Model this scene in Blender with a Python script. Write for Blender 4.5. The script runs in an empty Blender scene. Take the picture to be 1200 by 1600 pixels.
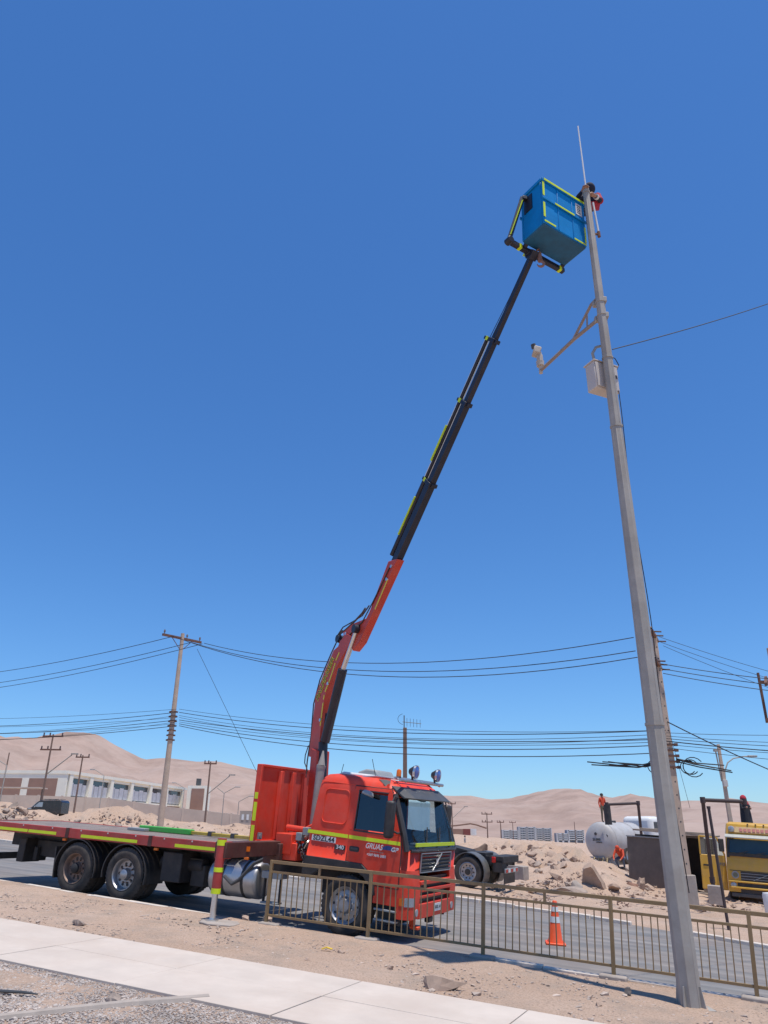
import bpy, bmesh, math, random
import numpy as np
from mathutils import Vector, Matrix, Quaternion, noise as mnoise
random.seed(7)
rng = np.random.default_rng(11)
scene = bpy.context.scene
col = scene.collection
PI = math.pi

# ------------------------------------------------------------------ camera
FPX, CX, CY, EYE = 1155.0, 600.0, 800.0, 1.95        # focal length and centre of the 1200x1600 photograph, eye height
_up = np.array([29, 2722., 1155.]); _up /= np.linalg.norm(_up)      # zenith seen from the camera
_fw = np.array([0, 0, 1.]) - _up * _up[2]; _fw /= np.linalg.norm(_fw)
_rt = np.cross(_up, _fw)
if _rt[0] < 0: _rt = -_rt
CAM = Vector((0, 0, EYE))
def ray(px, py):
    d = np.array([px - CX, CY - py, FPX]); return Vector((d @ _rt, d @ _fw, d @ _up))
cam_d = bpy.data.cameras.new('camera')
cam_d.sensor_fit = 'VERTICAL'; cam_d.sensor_height = 36; cam_d.lens = FPX / 1600 * 36
cam_d.clip_start = .1; cam_d.clip_end = 20000
cam_o = bpy.data.objects.new('camera', cam_d); col.objects.link(cam_o)
cr = Vector((_rt[0], _fw[0], _up[0])); cu = Vector((_rt[1], _fw[1], _up[1])); cf = Vector((_rt[2], _fw[2], _up[2]))
mw = Matrix((cr, cu, -cf)).transposed().to_4x4(); mw.translation = CAM
cam_o.matrix_world = mw
scene.camera = cam_o

# ------------------------------------------------------------------ sky, sun, exposure
SUNV = Vector((2.0, -2.16, 12.6)).normalized()
w = bpy.data.worlds.new('World'); scene.world = w; w.use_nodes = True
nt = w.node_tree; nt.nodes.clear()
sky = nt.nodes.new('ShaderNodeTexSky'); sky.sky_type = 'NISHITA'; sky.sun_disc = False
sky.sun_elevation = math.asin(SUNV.z); sky.sun_rotation = math.atan2(SUNV.x, SUNV.y)
sky.altitude = 300; sky.air_density = 1.0; sky.dust_density = .2; sky.ozone_density = 1.5
bg = nt.nodes.new('ShaderNodeBackground'); bg.inputs[1].default_value = .15
wo = nt.nodes.new('ShaderNodeOutputWorld')
hsv = nt.nodes.new('ShaderNodeHueSaturation'); hsv.inputs['Saturation'].default_value = 1.08; nt.links.new(sky.outputs[0], hsv.inputs['Color'])
sep = nt.nodes.new('ShaderNodeSeparateColor'); com = nt.nodes.new('ShaderNodeCombineColor'); nt.links.new(hsv.outputs[0], sep.inputs[0])
for k_, (gain, pw) in enumerate(((.40, 1.), (.712, .905), (1.19, .82))):          # the camera's rendering of a clear desert sky, one curve per channel
    p_ = nt.nodes.new('ShaderNodeMath'); p_.operation = 'POWER'; p_.inputs[1].default_value = pw; m_ = nt.nodes.new('ShaderNodeMath'); m_.operation = 'MULTIPLY'; m_.inputs[1].default_value = gain
    nt.links.new(sep.outputs[k_], p_.inputs[0]); nt.links.new(p_.outputs[0], m_.inputs[0]); nt.links.new(m_.outputs[0], com.inputs[k_])
nt.links.new(com.outputs[0], bg.inputs[0]); nt.links.new(bg.outputs[0], wo.inputs[0])
sl = bpy.data.lights.new('sun', 'SUN'); sl.energy = 3.9; sl.angle = math.radians(.53); sl.color = (1, .95, .86)
so = bpy.data.objects.new('sun', sl); col.objects.link(so)
so.rotation_euler = SUNV.to_track_quat('Z', 'Y').to_euler(); so.location = (0, 0, 30)
vs = scene.view_settings; vs.view_transform = 'Standard'; vs.look = 'None'; vs.exposure = .2; vs.gamma = 1

# ------------------------------------------------------------------ street frame: S down the street to the right, T across it, N its normal
_vp = ray(-1900, 1102)
S = -_vp.normalized(); T = Vector((0, 0, 1)).cross(S).normalized(); N = S.cross(T)
O = CAM - N * EYE
RST = Matrix((S, T, N)).transposed()
def P(s, t, n=0.): return O + S * s + T * t + N * n
def at(px, py, z): return CAM + ray(px, py) * (z / FPX)
def on_street(px, py, n=0.):
    d = ray(px, py); k = (n - EYE) / d.dot(N); p = CAM + d * k
    q = p - O; return q.dot(S), q.dot(T)
def on_plane(px, py, p0, nrm):
    d = ray(px, py); return CAM + d * ((p0 - CAM).dot(nrm) / d.dot(nrm))
def at_height(px, py, z):
    d = ray(px, py); return CAM + d * ((z - CAM.z) / d.z)

# ------------------------------------------------------------------ materials
MATS = {}
def mat(name, c, rough=.6, metal=0., var=.12, scale=4., bump=0., bscale=30., c2=None, c2amt=.5, dust=0., coat=0., spec=.5, dscale=1.5, bdist=.02):
    if name in MATS: return MATS[name]
    m = bpy.data.materials.new(name); m.use_nodes = True; t = m.node_tree; n = t.nodes; L = t.links
    b = n['Principled BSDF']; b.inputs['Roughness'].default_value = rough; b.inputs['Metallic'].default_value = metal
    b.inputs['Specular IOR Level'].default_value = spec
    if coat: b.inputs['Coat Weight'].default_value = coat; b.inputs['Coat Roughness'].default_value = .15
    tc = n.new('ShaderNodeTexCoord')
    nz = n.new('ShaderNodeTexNoise'); nz.inputs['Scale'].default_value = scale; nz.inputs['Detail'].default_value = 8; nz.inputs['Roughness'].default_value = .65
    L.new(tc.outputs['Object'], nz.inputs['Vector'])
    rp = n.new('ShaderNodeValToRGB'); e = rp.color_ramp.elements
    e[0].position = .3; e[1].position = .72
    lo = [x * (1 - var) for x in c]; hi = [min(1, x * (1 + var)) for x in c]
    e[0].color = (*lo, 1); e[1].color = (*hi, 1)
    L.new(nz.outputs['Fac'], rp.inputs['Fac']); out = rp.outputs['Color']
    def mix(fac, a, colr):
        mx = n.new('ShaderNodeMix'); mx.data_type = 'RGBA'
        L.new(fac, mx.inputs['Factor']); L.new(a, mx.inputs['A']); mx.inputs['B'].default_value = (*colr, 1); return mx.outputs['Result']
    def mask(sc, lo_, hi_, amt, off):
        mp = n.new('ShaderNodeMapping'); mp.inputs['Location'].default_value = (off, off * .7, off * 1.3); L.new(tc.outputs['Object'], mp.inputs['Vector'])
        z = n.new('ShaderNodeTexNoise'); z.inputs['Scale'].default_value = sc; z.inputs['Detail'].default_value = 7; z.inputs['Roughness'].default_value = .7
        L.new(mp.outputs['Vector'], z.inputs['Vector'])
        r = n.new('ShaderNodeMapRange'); r.inputs[1].default_value = lo_; r.inputs[2].default_value = hi_; r.inputs[3].default_value = 0; r.inputs[4].default_value = amt
        L.new(z.outputs['Fac'], r.inputs[0]); return r.outputs[0]
    if c2 is not None: out = mix(mask(dscale, .45, .62, c2amt, 3.1), out, c2)
    if dust: out = mix(mask(dscale * 2.3, .35, .8, dust, 9.7), out, (.42, .31, .24))
    L.new(out, b.inputs['Base Color'])
    if var or dust:
        r2 = n.new('ShaderNodeMapRange'); r2.inputs[3].default_value = max(.02, rough - .08); r2.inputs[4].default_value = min(1, rough + .12)
        L.new(nz.outputs['Fac'], r2.inputs[0]); L.new(r2.outputs[0], b.inputs['Roughness'])
    if bump:
        z2 = n.new('ShaderNodeTexNoise'); z2.inputs['Scale'].default_value = bscale; z2.inputs['Detail'].default_value = 6; L.new(tc.outputs['Object'], z2.inputs['Vector'])
        bp = n.new('ShaderNodeBump'); bp.inputs['Strength'].default_value = bump; bp.inputs['Distance'].default_value = bdist
        L.new(z2.outputs['Fac'], bp.inputs['Height']); L.new(bp.outputs['Normal'], b.inputs['Normal'])
    MATS[name] = m; return m
def glass(name, tint=(.8, .9, .92), refl=.12):
    m = bpy.data.materials.new(name); m.use_nodes = True; t = m.node_tree; n = t.nodes; L = t.links; n.clear()
    o = n.new('ShaderNodeOutputMaterial'); tr = n.new('ShaderNodeBsdfTransparent'); tr.inputs[0].default_value = (*tint, 1)
    g = n.new('ShaderNodeBsdfGlossy'); g.inputs['Roughness'].default_value = .03
    lw = n.new('ShaderNodeLayerWeight'); lw.inputs[0].default_value = .25
    mr = n.new('ShaderNodeMapRange'); mr.inputs[3].default_value = refl * .4; mr.inputs[4].default_value = .8
    mx = n.new('ShaderNodeMixShader'); L.new(lw.outputs['Fresnel'], mr.inputs[0]); L.new(mr.outputs[0], mx.inputs[0])
    L.new(tr.outputs[0], mx.inputs[1]); L.new(g.outputs[0], mx.inputs[2]); L.new(mx.outputs[0], o.inputs[0])
    return m
RED = mat('red_paint', (.76, .046, .016), .5, 0, .18, 1.2, coat=.05, dust=.18, dscale=1.6, spec=.35)
REDD = mat('red_frame_paint', (.40, .03, .025), .5, 0, .2, 2, dust=.22)
BOOMRED = mat('boom_red_paint', (.54, .038, .016), .45, 0, .18, 2, dust=.2)
MAROON = mat('worn_maroon_steel', (.085, .025, .02), .6, .2, .3, 4, dust=.15)
BLACK = mat('black_plastic', (.018, .019, .021), .5, 0, .2, 4, dust=.14)
CHASSIS = mat('chassis_black', (.02, .02, .022), .65, 0, .3, 5, dust=.12)
BOOMBLK = mat('boom_black_paint', (.009, .012, .026), .42, 0, .2, 2, dust=.06)
RUBBER = mat('tyre_rubber', (.028, .027, .026), .85, 0, .25, 7, dust=.25, bump=.1, bscale=60)
RIM = mat('rim_silver', (.42, .42, .43), .4, .8, .25, 6, dust=.4, dscale=3)
RIMD = mat('rim_rusty', (.22, .15, .12), .6, .5, .3, 6, dust=.4, dscale=3)
STEEL = mat('bright_steel', (.62, .63, .64), .3, 1., .12, 5)
ALU = mat('fuel_tank_aluminium', (.5, .5, .51), .42, .9, .15, 3, dust=.3)
GALV = mat('galvanised_steel', (.37, .345, .31), .65, .1, .18, 3, c2=(.28, .245, .2), c2amt=.5, dscale=1.1, dust=.12)
LIME = mat('lime_reflective_tape', (.66, .80, .015), .4, 0, .06, 6)
YEL = mat('yellow_reflective_tape', (.72, .58, .03), .45, 0, .1, 6)
WHITE = mat('white_paint', (.72, .72, .7), .5, 0, .06, 4, dust=.12)
AMBER = mat('amber_lens', (.75, .16, .01), .25, 0, .05)
REDLENS = mat('red_lens', (.5, .015, .01), .25, 0, .05)
LENS = mat('clear_lamp_lens', (.42, .44, .46), .12, .3, .1, 12)
BLUELENS = mat('blue_lamp_lens', (.08, .16, .5), .1, .35, .25, 9)
GREY = mat('grey_plastic', (.3, .31, .31), .5, 0, .1, 4, dust=.1)
DGREY = mat('dark_grey_plastic', (.06, .063, .066), .5, 0, .15, 4, dust=.1)
INT = mat('cab_interior', (.09, .085, .08), .8, 0, .2, 6)
BLUE = mat('basket_blue', (.003, .225, .56), .5, 0, .12, 2.5, c2=(.004, .16, .42), c2amt=.4, dscale=1.6, spec=.2)
CONC = mat('sidewalk_concrete', (.575, .49, .415), .85, 0, .1, 1.3, c2=(.51, .415, .34), c2amt=.6, dscale=.6, bump=.08, bscale=80, dust=.1)
KERB = mat('kerb_concrete', (.64, .56, .48), .9, 0, .16, 2, dust=.3, bump=.3, bscale=25)
CBLK = mat('concrete_block', (.36, .31, .27), .9, 0, .2, 3, dust=.3, bump=.3, bscale=20)
POLEC = mat('pole_concrete', (.50, .38, .29), .9, 0, .15, 3, dust=.2, bump=.15, bscale=20)
WOOD = mat('pole_wood', (.2, .13, .1), .85, 0, .25, 5, bump=.2, bscale=20)
RUST = mat('rusty_crossarm', (.17, .085, .06), .8, .1, .3, 6)
PORC = mat('insulator_brown', (.09, .05, .045), .35, 0, .1)
WIRE = mat('cable_black', (.02, .02, .024), .7, 0, .1)
FENCE = mat('fence_mustard_paint', (.27, .18, .08), .5, .1, .16, 6, c2=(.2, .12, .06), c2amt=.35, dscale=2.2, dust=.2)
CONE = mat('cone_orange', (.82, .09, .015), .5, 0, .1, 6, dust=.12)
ROCK = mat('rubble_stone', (.40, .285, .215), .95, 0, .28, 2.5, dust=.4, bump=.5, bscale=9)
ROCK2 = mat('rubble_stone_grey', (.33, .26, .215), .95, 0, .28, 3, dust=.4, bump=.5, bscale=9)
PEB = mat('pebble_stone', (.48, .38, .31), .95, 0, .5, 1.1, c2=(.3, .25, .215), c2amt=.7, dscale=14)
GRAV = mat('gravel_stone', (.47, .40, .35), .95, 0, .5, .9, c2=(.28, .245, .22), c2amt=.8, dscale=17)
YTRUCK = mat('yellow_truck_paint', (.66, .36, .025), .4, 0, .1, 2, coat=.2, dust=.3)
SKIN = mat('skin', (.36, .19, .12), .55, 0, .1, 20)
HAIR = mat('dark_hair', (.02, .016, .014), .7, 0, .2, 40)
GLASSC = glass('clear_glass')
GLASSD = glass('tinted_glass', (.30, .33, .34), .2)
DARKGL = mat('dark_window', (.05, .07, .09), .12, .2, .3, .8)

# ------------------------------------------------------------------ mesh helpers
class MB:
    def __init__(s): s.v = []; s.f = []; s.mi = []
    def add(s, vs_, fs, mi=0):
        o = len(s.v); s.v.extend([tuple(x) for x in vs_])
        for f in fs: s.f.append(tuple(i + o for i in f)); s.mi.append(mi)
        return s
    def box(s, c, d, R=None, mi=0, taper=1.):
        c = Vector(c); x, y, z = [q / 2 for q in d]; vs_ = []
        for k in (-1, 1):
            for a, b in ((-1, -1), (1, -1), (1, 1), (-1, 1)):
                q = taper if k > 0 else 1
                v = Vector((a * x * q, b * y * q, k * z)); vs_.append(c + (R @ v if R else v))
        return s.add(vs_, [(3, 2, 1, 0), (4, 5, 6, 7), (0, 1, 5, 4), (1, 2, 6, 5), (2, 3, 7, 6), (3, 0, 4, 7)], mi)
    def bar(s, p0, p1, w_, h_, up=(0, 0, 1), mi=0, w2=None, h2=None):
        p0 = Vector(p0); p1 = Vector(p1); d = (p1 - p0).normalized(); u = Vector(up)
        if abs(d.dot(u)) > .99: u = Vector((1, 0, 0))
        a = d.cross(u).normalized(); b = a.cross(d).normalized(); vs_ = []
        for p, ww, hh in ((p0, w_, h_), (p1, w2 or w_, h2 or h_)):
            for i, j in ((-1, -1), (1, -1), (1, 1), (-1, 1)): vs_.append(p + a * (i * ww / 2) + b * (j * hh / 2))
        return s.add(vs_, [(3, 2, 1, 0), (4, 5, 6, 7), (0, 1, 5, 4), (1, 2, 6, 5), (2, 3, 7, 6), (3, 0, 4, 7)], mi)
    def cyl(s, p0, p1, r0, r1=None, n=14, mi=0, cap=True, a0=0.):
        p0 = Vector(p0); p1 = Vector(p1); r1 = r0 if r1 is None else r1
        d = (p1 - p0).normalized(); u = Vector((0, 0, 1)) if abs(d.z) < .95 else Vector((1, 0, 0))
        a = d.cross(u).normalized(); b = d.cross(a)
        vs_ = [p + (a * math.cos(a0 + 2 * PI * i / n) + b * math.sin(a0 + 2 * PI * i / n)) * r for p, r in ((p0, r0), (p1, r1)) for i in range(n)]
        fs = [(i, (i + 1) % n, n + (i + 1) % n, n + i) for i in range(n)]
        if cap: fs += [tuple(range(n - 1, -1, -1)), tuple(range(n, 2 * n))]
        return s.add(vs_, fs, mi)
    def tube(s, pts, r, n=6, mi=0):
        pts = [Vector(p) for p in pts]; rs = r if isinstance(r, (list, tuple)) else [r] * len(pts); vs_ = []
        pa = None
        for i, p in enumerate(pts):
            d = (pts[min(i + 1, len(pts) - 1)] - pts[max(i - 1, 0)]).normalized()
            if pa is None:
                u = Vector((0, 0, 1)) if abs(d.z) < .9 else Vector((1, 0, 0)); a = d.cross(u).normalized()
            else: a = (pa - d * pa.dot(d)).normalized()
            pa = a; b = d.cross(a)
            vs_ += [p + (a * math.cos(2 * PI * k / n) + b * math.sin(2 * PI * k / n)) * rs[i] for k in range(n)]
        fs = [(i * n + k, i * n + (k + 1) % n, (i + 1) * n + (k + 1) % n, (i + 1) * n + k) for i in range(len(pts) - 1) for k in range(n)]
        fs += [tuple(range(n - 1, -1, -1)), tuple(range((len(pts) - 1) * n, len(pts) * n))]
        return s.add(vs_, fs, mi)
    def prism(s, pts, ext, mi=0):
        pts = [Vector(p) for p in pts]; e = Vector(ext); n = len(pts)
        fs = [tuple(range(n - 1, -1, -1)), tuple(range(n, 2 * n))] + [(i, (i + 1) % n, n + (i + 1) % n, n + i) for i in range(n)]
        return s.add(pts + [p + e for p in pts], fs, mi)
    def lathe(s, prof, o=(0, 0, 0), ax=(0, 0, 1), n=24, mi=0):
        o = Vector(o); d = Vector(ax).normalized(); u = Vector((0, 0, 1)) if abs(d.z) < .95 else Vector((1, 0, 0))
        a = d.cross(u).normalized(); b = d.cross(a); vs_ = []
        for r, h in prof: vs_ += [o + d * h + (a * math.cos(2 * PI * k / n) + b * math.sin(2 * PI * k / n)) * max(r, .0005) for k in range(n)]
        fs = [(i * n + k, i * n + (k + 1) % n, (i + 1) * n + (k + 1) % n, (i + 1) * n + k) for i in range(len(prof) - 1) for k in range(n)]
        return s.add(vs_, fs, mi)
    def mesh(s, name, mats, angle=38):
        me = bpy.data.meshes.new(name); me.from_pydata(s.v, [], s.f)
        for m in (mats if isinstance(mats, (list, tuple)) else [mats]): me.materials.append(m)
        if any(s.mi): me.polygons.foreach_set('material_index', s.mi)
        bm = bmesh.new(); bm.from_mesh(me); bmesh.ops.recalc_face_normals(bm, faces=bm.faces); bm.to_mesh(me); bm.free()
        me.polygons.foreach_set('use_smooth', [True] * len(me.polygons)); me.set_sharp_from_angle(angle=math.radians(angle)); me.update()
        return me
    def build(s, name, mats, parent=None, bevel=0., angle=38, seg=2):
        return link(name, s.mesh(name, mats, angle), parent, bevel, seg)
def link(name, me, parent=None, bevel=0., seg=2):
    o = bpy.data.objects.new(name, me); col.objects.link(o)
    if parent is not None: o.parent = parent
    if bevel:
        b = o.modifiers.new('bevel', 'BEVEL'); b.width = bevel; b.segments = seg; b.limit_method = 'ANGLE'; b.angle_limit = math.radians(40); b.harden_normals = False
    return o
def tag(o, label=None, cat=None, group=None, kind=None):
    if label: o['label'] = label
    if cat: o['category'] = cat
    if group: o['group'] = group
    if kind: o['kind'] = kind
    return o
def thing(name, label, cat, loc=(0, 0, 0), rot=None, group=None):
    o = bpy.data.objects.new(name, None); col.objects.link(o); o.empty_display_size = .3
    o.location = loc
    if rot is not None:
        o.rotation_euler = rot.to_euler() if isinstance(rot, Matrix) else (0, 0, rot)
    return tag(o, label, cat, group)
def part(parent, name, mats, fn, bevel=0., **k):
    mb = MB(); fn(mb); return mb.build(name, mats, parent, bevel, **k)
def copy_tree(o, parent=None):
    c = o.copy(); col.objects.link(c); c.parent = parent
    for ch in list(o.children): copy_tree(ch, c)
    return c
_fonts = {}
def text_mesh(name, body, size, m, parent, M, depth=.004, shear=0., bold=.0, sx=1.):
    """flat lettering standing a few millimetres proud of the surface it is printed on"""
    cu_ = bpy.data.curves.new(name, 'FONT'); cu_.body = body; cu_.size = size; cu_.extrude = depth / 2; cu_.shear = shear; cu_.offset = bold
    cu_.align_x = 'CENTER'; cu_.align_y = 'CENTER'; cu_.resolution_u = 3
    o = bpy.data.objects.new(name, cu_); col.objects.link(o)
    bpy.context.view_layer.update()
    me = bpy.data.meshes.new_from_object(o.evaluated_get(bpy.context.evaluated_depsgraph_get()))
    bpy.data.objects.remove(o); bpy.data.curves.remove(cu_)
    me.materials.clear(); me.materials.append(m)
    me.transform(M @ Matrix.Diagonal((sx, 1, 1, 1)))
    ob = bpy.data.objects.new(name, me); col.objects.link(ob); ob.parent = parent
    return ob
def frame(o, x, y):
    """matrix whose local x runs along x, y along y, z out of the printed face"""
    x = Vector(x).normalized(); y = Vector(y).normalized(); z = x.cross(y)
    M = Matrix((x, y, z)).transposed().to_4x4(); M.translation = Vector(o); return M
def rotm(x, z=(0, 0, 1)):
    x = Vector(x).normalized(); y = Vector(z).cross(x).normalized(); z = x.cross(y)
    return Matrix((x, y, z)).transposed()
def interp(x, pts):
    if x <= pts[0][0]: return pts[0][1]
    for (a, b), (c, d) in zip(pts, pts[1:]):
        if x <= c: return b + (d - b) * (x - a) / (c - a)
    return pts[-1][1]
def chunk(seed, n=16, d=(1, 1, 1), boxy=.5, rough=.28):
    """angular broken stone: hull of jittered points"""
    r = random.Random(seed); bm = bmesh.new()
    for i in range(n):
        v = Vector((r.gauss(0, 1), r.gauss(0, 1), r.gauss(0, 1))); v.normalize()
        m_ = max(abs(v.x), abs(v.y), abs(v.z)); v = v * (1 - boxy) + v / m_ * boxy * .9
        v *= r.uniform(.78, 1.05); bm.verts.new((v.x * d[0] / 2, v.y * d[1] / 2, v.z * d[2] / 2))
    res = bmesh.ops.convex_hull(bm, input=bm.verts[:])
    bmesh.ops.delete(bm, geom=[g for g in res['geom_interior'] if isinstance(g, bmesh.types.BMVert)], context='VERTS')
    bm.normal_update()
    if rough:
        bmesh.ops.subdivide_edges(bm, edges=bm.edges[:], cuts=1, use_grid_fill=True); bmesh.ops.triangulate(bm, faces=bm.faces[:])
        for v in bm.verts:
            c_ = Vector((v.co.x / d[0], v.co.y / d[1], v.co.z / d[2])); k_ = 1 + rough * mnoise.noise(c_ * 3.1 + Vector((seed, 0, 0))); v.co *= k_
    me = bpy.data.meshes.new('chunk'); bm.to_mesh(me); bm.free(); return me
# ------------------------------------------------------------------ terrain
def tk(s):                       # near kerb line (its road-side edge)
    s = np.asarray(s, float)
    return np.where(s < -7.3, 12.0 + .074 * np.minimum(-7.3 - s, 9.), 12.0 - .02 * (s + 7.3))
def tfar(s):                     # far edge of the road
    return np.interp(s, [-200, -30, -8, -3.7, 0., 12, 60, 200], [26, 23.5, 21.2, 20.3, 18.7, 16.6, 15.6, 15])
_A = np.array([[S.x, T.x], [S.y, T.y]]); _Ai = np.linalg.inv(_A)
def st_of(x, y):
    return _Ai[0, 0] * (x - O.x) + _Ai[0, 1] * (y - O.y), _Ai[1, 0] * (x - O.x) + _Ai[1, 1] * (y - O.y)
MOUNDS = []
def mound(px, py, Z, rx, ry, h): p = at(px, py, Z); MOUNDS.append((p.x, p.y, rx, ry, h))
mound(760, 1330, 64, 9, 7, 1.3); mound(830, 1330, 50, 5, 5, 1.35); mound(805, 1340, 43, 3, 3, .35); mound(870, 1345, 40, 3.4, 3.2, 1.25); mound(915, 1360, 34, 2.4, 2.0, .8); mound(955, 1370, 31.5, 1.2, 1.1, .4); mound(880, 1380, 29.5, 2.2, 1.0, .35)
for px_, h_ in ((-140, 1.2), (-70, .9), (-5, .95), (45, .75), (110, .55), (170, 1.2), (235, 1.0), (300, 1.15), (360, .9), (430, 1.1), (520, 1.0), (610, 1.1)): mound(px_, 1300, 47 + 2 * math.sin(px_), 2.6, 2.4, h_)
mound(22, 1300, 44, 1.5, 1.3, .55)
def ground_z(x, y):
    x = np.asarray(x, float); y = np.asarray(y, float)
    s, t = st_of(x, y)
    xe = 160 * np.tanh(x / 160); ye = np.where(y < -40, -40., y)
    zp = O.z - (N.x * (xe - O.x) + N.y * (ye - O.y)) / N.z
    k = tk(s); f = tfar(s)
    n = np.where(t < k - .06, 0., np.where(t < f + .05, -.42, np.interp(t, [15, 22, 32, 50], [-.27, -.34, -.72, -1.05])))
    tr = np.exp(-((t - (k - .2)) / .06) ** 2) * .10 * np.clip((s + 4.2) / .5, 0, 1)
    n = n - np.where(t < k, tr, 0)
    near = zp + n
    xf = 250 * np.tanh(x / 250)
    A = np.interp(y, [30, 85, 165, 400, 700, 1500, 4000], [-1.7, -2.3, -.6, -3, -5, 0, 20]); B = np.interp(y, [30, 85, 165, 700], [.0485, .072, .062, .05])
    far = EYE + A - B * xf
    wq = np.clip((y - 34) / 30, 0, 1); wq = wq * wq * (3 - 2 * wq)
    z = near * (1 - wq) + far * wq
    for mx, my, rx, ry, h in MOUNDS: z = z + h * np.exp(-(((x - mx) / rx) ** 2 + ((y - my) / ry) ** 2))
    return z
def vnoise(x, y, sc, seed=0.):
    return np.array([mnoise.fractal((a * sc + seed, b * sc - seed, seed), 1., 2., 5) for a, b in zip(x.ravel(), y.ravel())]).reshape(x.shape)
def gz(x, y): return float(ground_z(np.array([x]), np.array([y]))[0])
def on_ground(px, Z, py=1330):
    p = at(px, py, Z); return Vector((p.x, p.y, gz(p.x, p.y)))
def lines(segs):
    r = []
    for a, b, n_ in segs: r += list(np.linspace(a, b, n_, endpoint=False))
    return np.array(r + [segs[-1][1]])
sl_ = np.concatenate([-np.geomspace(3500, 62, 26, endpoint=False), np.linspace(-62, -22, 70, endpoint=False), np.linspace(-22, 4, 150, endpoint=False), np.linspace(4, 30, 40, endpoint=False), np.geomspace(30, 3500, 28)])
tl_ = np.concatenate([-np.geomspace(300, 3, 14, endpoint=False), np.linspace(-3, 6, 20, endpoint=False), np.linspace(6, 12.4, 60, endpoint=False), np.linspace(12.4, 20, 10, endpoint=False), np.linspace(20, 70, 120, endpoint=False), np.geomspace(70, 4200, 40)])
SS, TT = np.meshgrid(sl_, tl_)
GX = O.x + S.x * SS + T.x * TT; GY = O.y + S.y * SS + T.y * TT
GZ = ground_z(GX, GY)
dist = np.hypot(GX, GY)
onroad = (TT > tk(SS) - .1) & (TT < tfar(SS) + .1)
amp = np.where(TT < 12.3, .022, np.clip((TT - 20) / 10, 0, 1) * .16 + .03) * np.where(onroad, 0, 1) * np.where((TT > 6.95) & (TT < 9.2), .0, 1)
MH = np.zeros_like(GX)
for mx, my, rx, ry, h in MOUNDS: MH = MH + h * np.exp(-(((GX - mx) / rx) ** 2 + ((GY - my) / ry) ** 2))
GZ = GZ + vnoise(GX, GY, 1.3, 14.1) * .42 * np.clip(MH, 0, 1.2)
GZ = GZ + vnoise(GX, GY, .9, 3.3) * amp + vnoise(GX, GY, .22, 7.7) * np.where((TT > 21), .14, .0) - np.where((TT > 7.25) & (TT < 8.95), .06, 0)
nr, nc = SS.shape
vts = np.stack([GX, GY, GZ], -1).reshape(-1, 3)
idx = np.arange(nr * nc).reshape(nr, nc)
q = np.stack([idx[:-1, :-1], idx[:-1, 1:], idx[1:, 1:], idx[1:, :-1]], -1).reshape(-1, 4)
me = bpy.data.meshes.new('ground'); me.from_pydata(vts.tolist(), [], q.tolist())
me.polygons.foreach_set('use_smooth', [True] * len(me.polygons))
def dirt_material():
    m = bpy.data.materials.new('desert_dirt'); m.use_nodes = True; t = m.node_tree; n = t.nodes; L = t.links; b = n['Principled BSDF']
    b.inputs['Roughness'].default_value = .95; b.inputs['Specular IOR Level'].default_value = .15
    tc = n.new('ShaderNodeTexCoord')
    def nz(sc, det=8, ro=.6):
        z = n.new('ShaderNodeTexNoise'); z.inputs['Scale'].default_value = sc; z.inputs['Detail'].default_value = det; z.inputs['Roughness'].default_value = ro; L.new(tc.outputs['Object'], z.inputs['Vector']); return z.outputs['Fac']
    def ramp(f, pts):
        r = n.new('ShaderNodeValToRGB'); e = r.color_ramp.elements
        while len(e) < len(pts): e.new(.5)
        for k, (p_, c_) in enumerate(pts): e[k].position = p_; e[k].color = (*c_, 1)
        L.new(f, r.inputs[0]); return r.outputs[0]
    base = ramp(nz(.45), [(.3, (.44, .31, .228)), (.5, (.50, .358, .268)), (.7, (.55, .41, .32))])
    fine = ramp(nz(38, 6, .75), [(.36, (.55, .5, .46)), (.5, (1, 1, 1)), (.66, (1.12, 1.1, 1.06))])
    mx = n.new('ShaderNodeMix'); mx.data_type = 'RGBA'; mx.blend_type = 'MULTIPLY'; mx.inputs['Factor'].default_value = .8
    L.new(base, mx.inputs['A']); L.new(fine, mx.inputs['B'])
    mk = n.new('ShaderNodeMapRange'); mk.inputs[1].default_value = .5; mk.inputs[2].default_value = .68; L.new(nz(1.6), mk.inputs[0])
    m2 = n.new('ShaderNodeMix'); m2.data_type = 'RGBA'; L.new(mk.outputs[0], m2.inputs['Factor']); L.new(mx.outputs['Result'], m2.inputs['A'])
    gr = ramp(nz(55, 5, .8), [(.35, (.2, .155, .125)), (.5, (.40, .30, .23)), (.68, (.56, .45, .37))]); L.new(gr, m2.inputs['B'])
    L.new(m2.outputs['Result'], b.inputs['Base Color'])
    bp = n.new('ShaderNodeBump'); bp.inputs['Strength'].default_value = .75; bp.inputs['Distance'].default_value = .045
    ad = n.new('ShaderNodeMath'); ad.operation = 'ADD'; L.new(nz(26, 8, .75), ad.inputs[0]); L.new(nz(5, 6, .6), ad.inputs[1]); L.new(ad.outputs[0], bp.inputs['Height']); L.new(bp.outputs['Normal'], b.inputs['Normal'])
    return m
DIRT = dirt_material(); me.materials.append(DIRT)
tag(link('ground', me), kind='structure')

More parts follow.
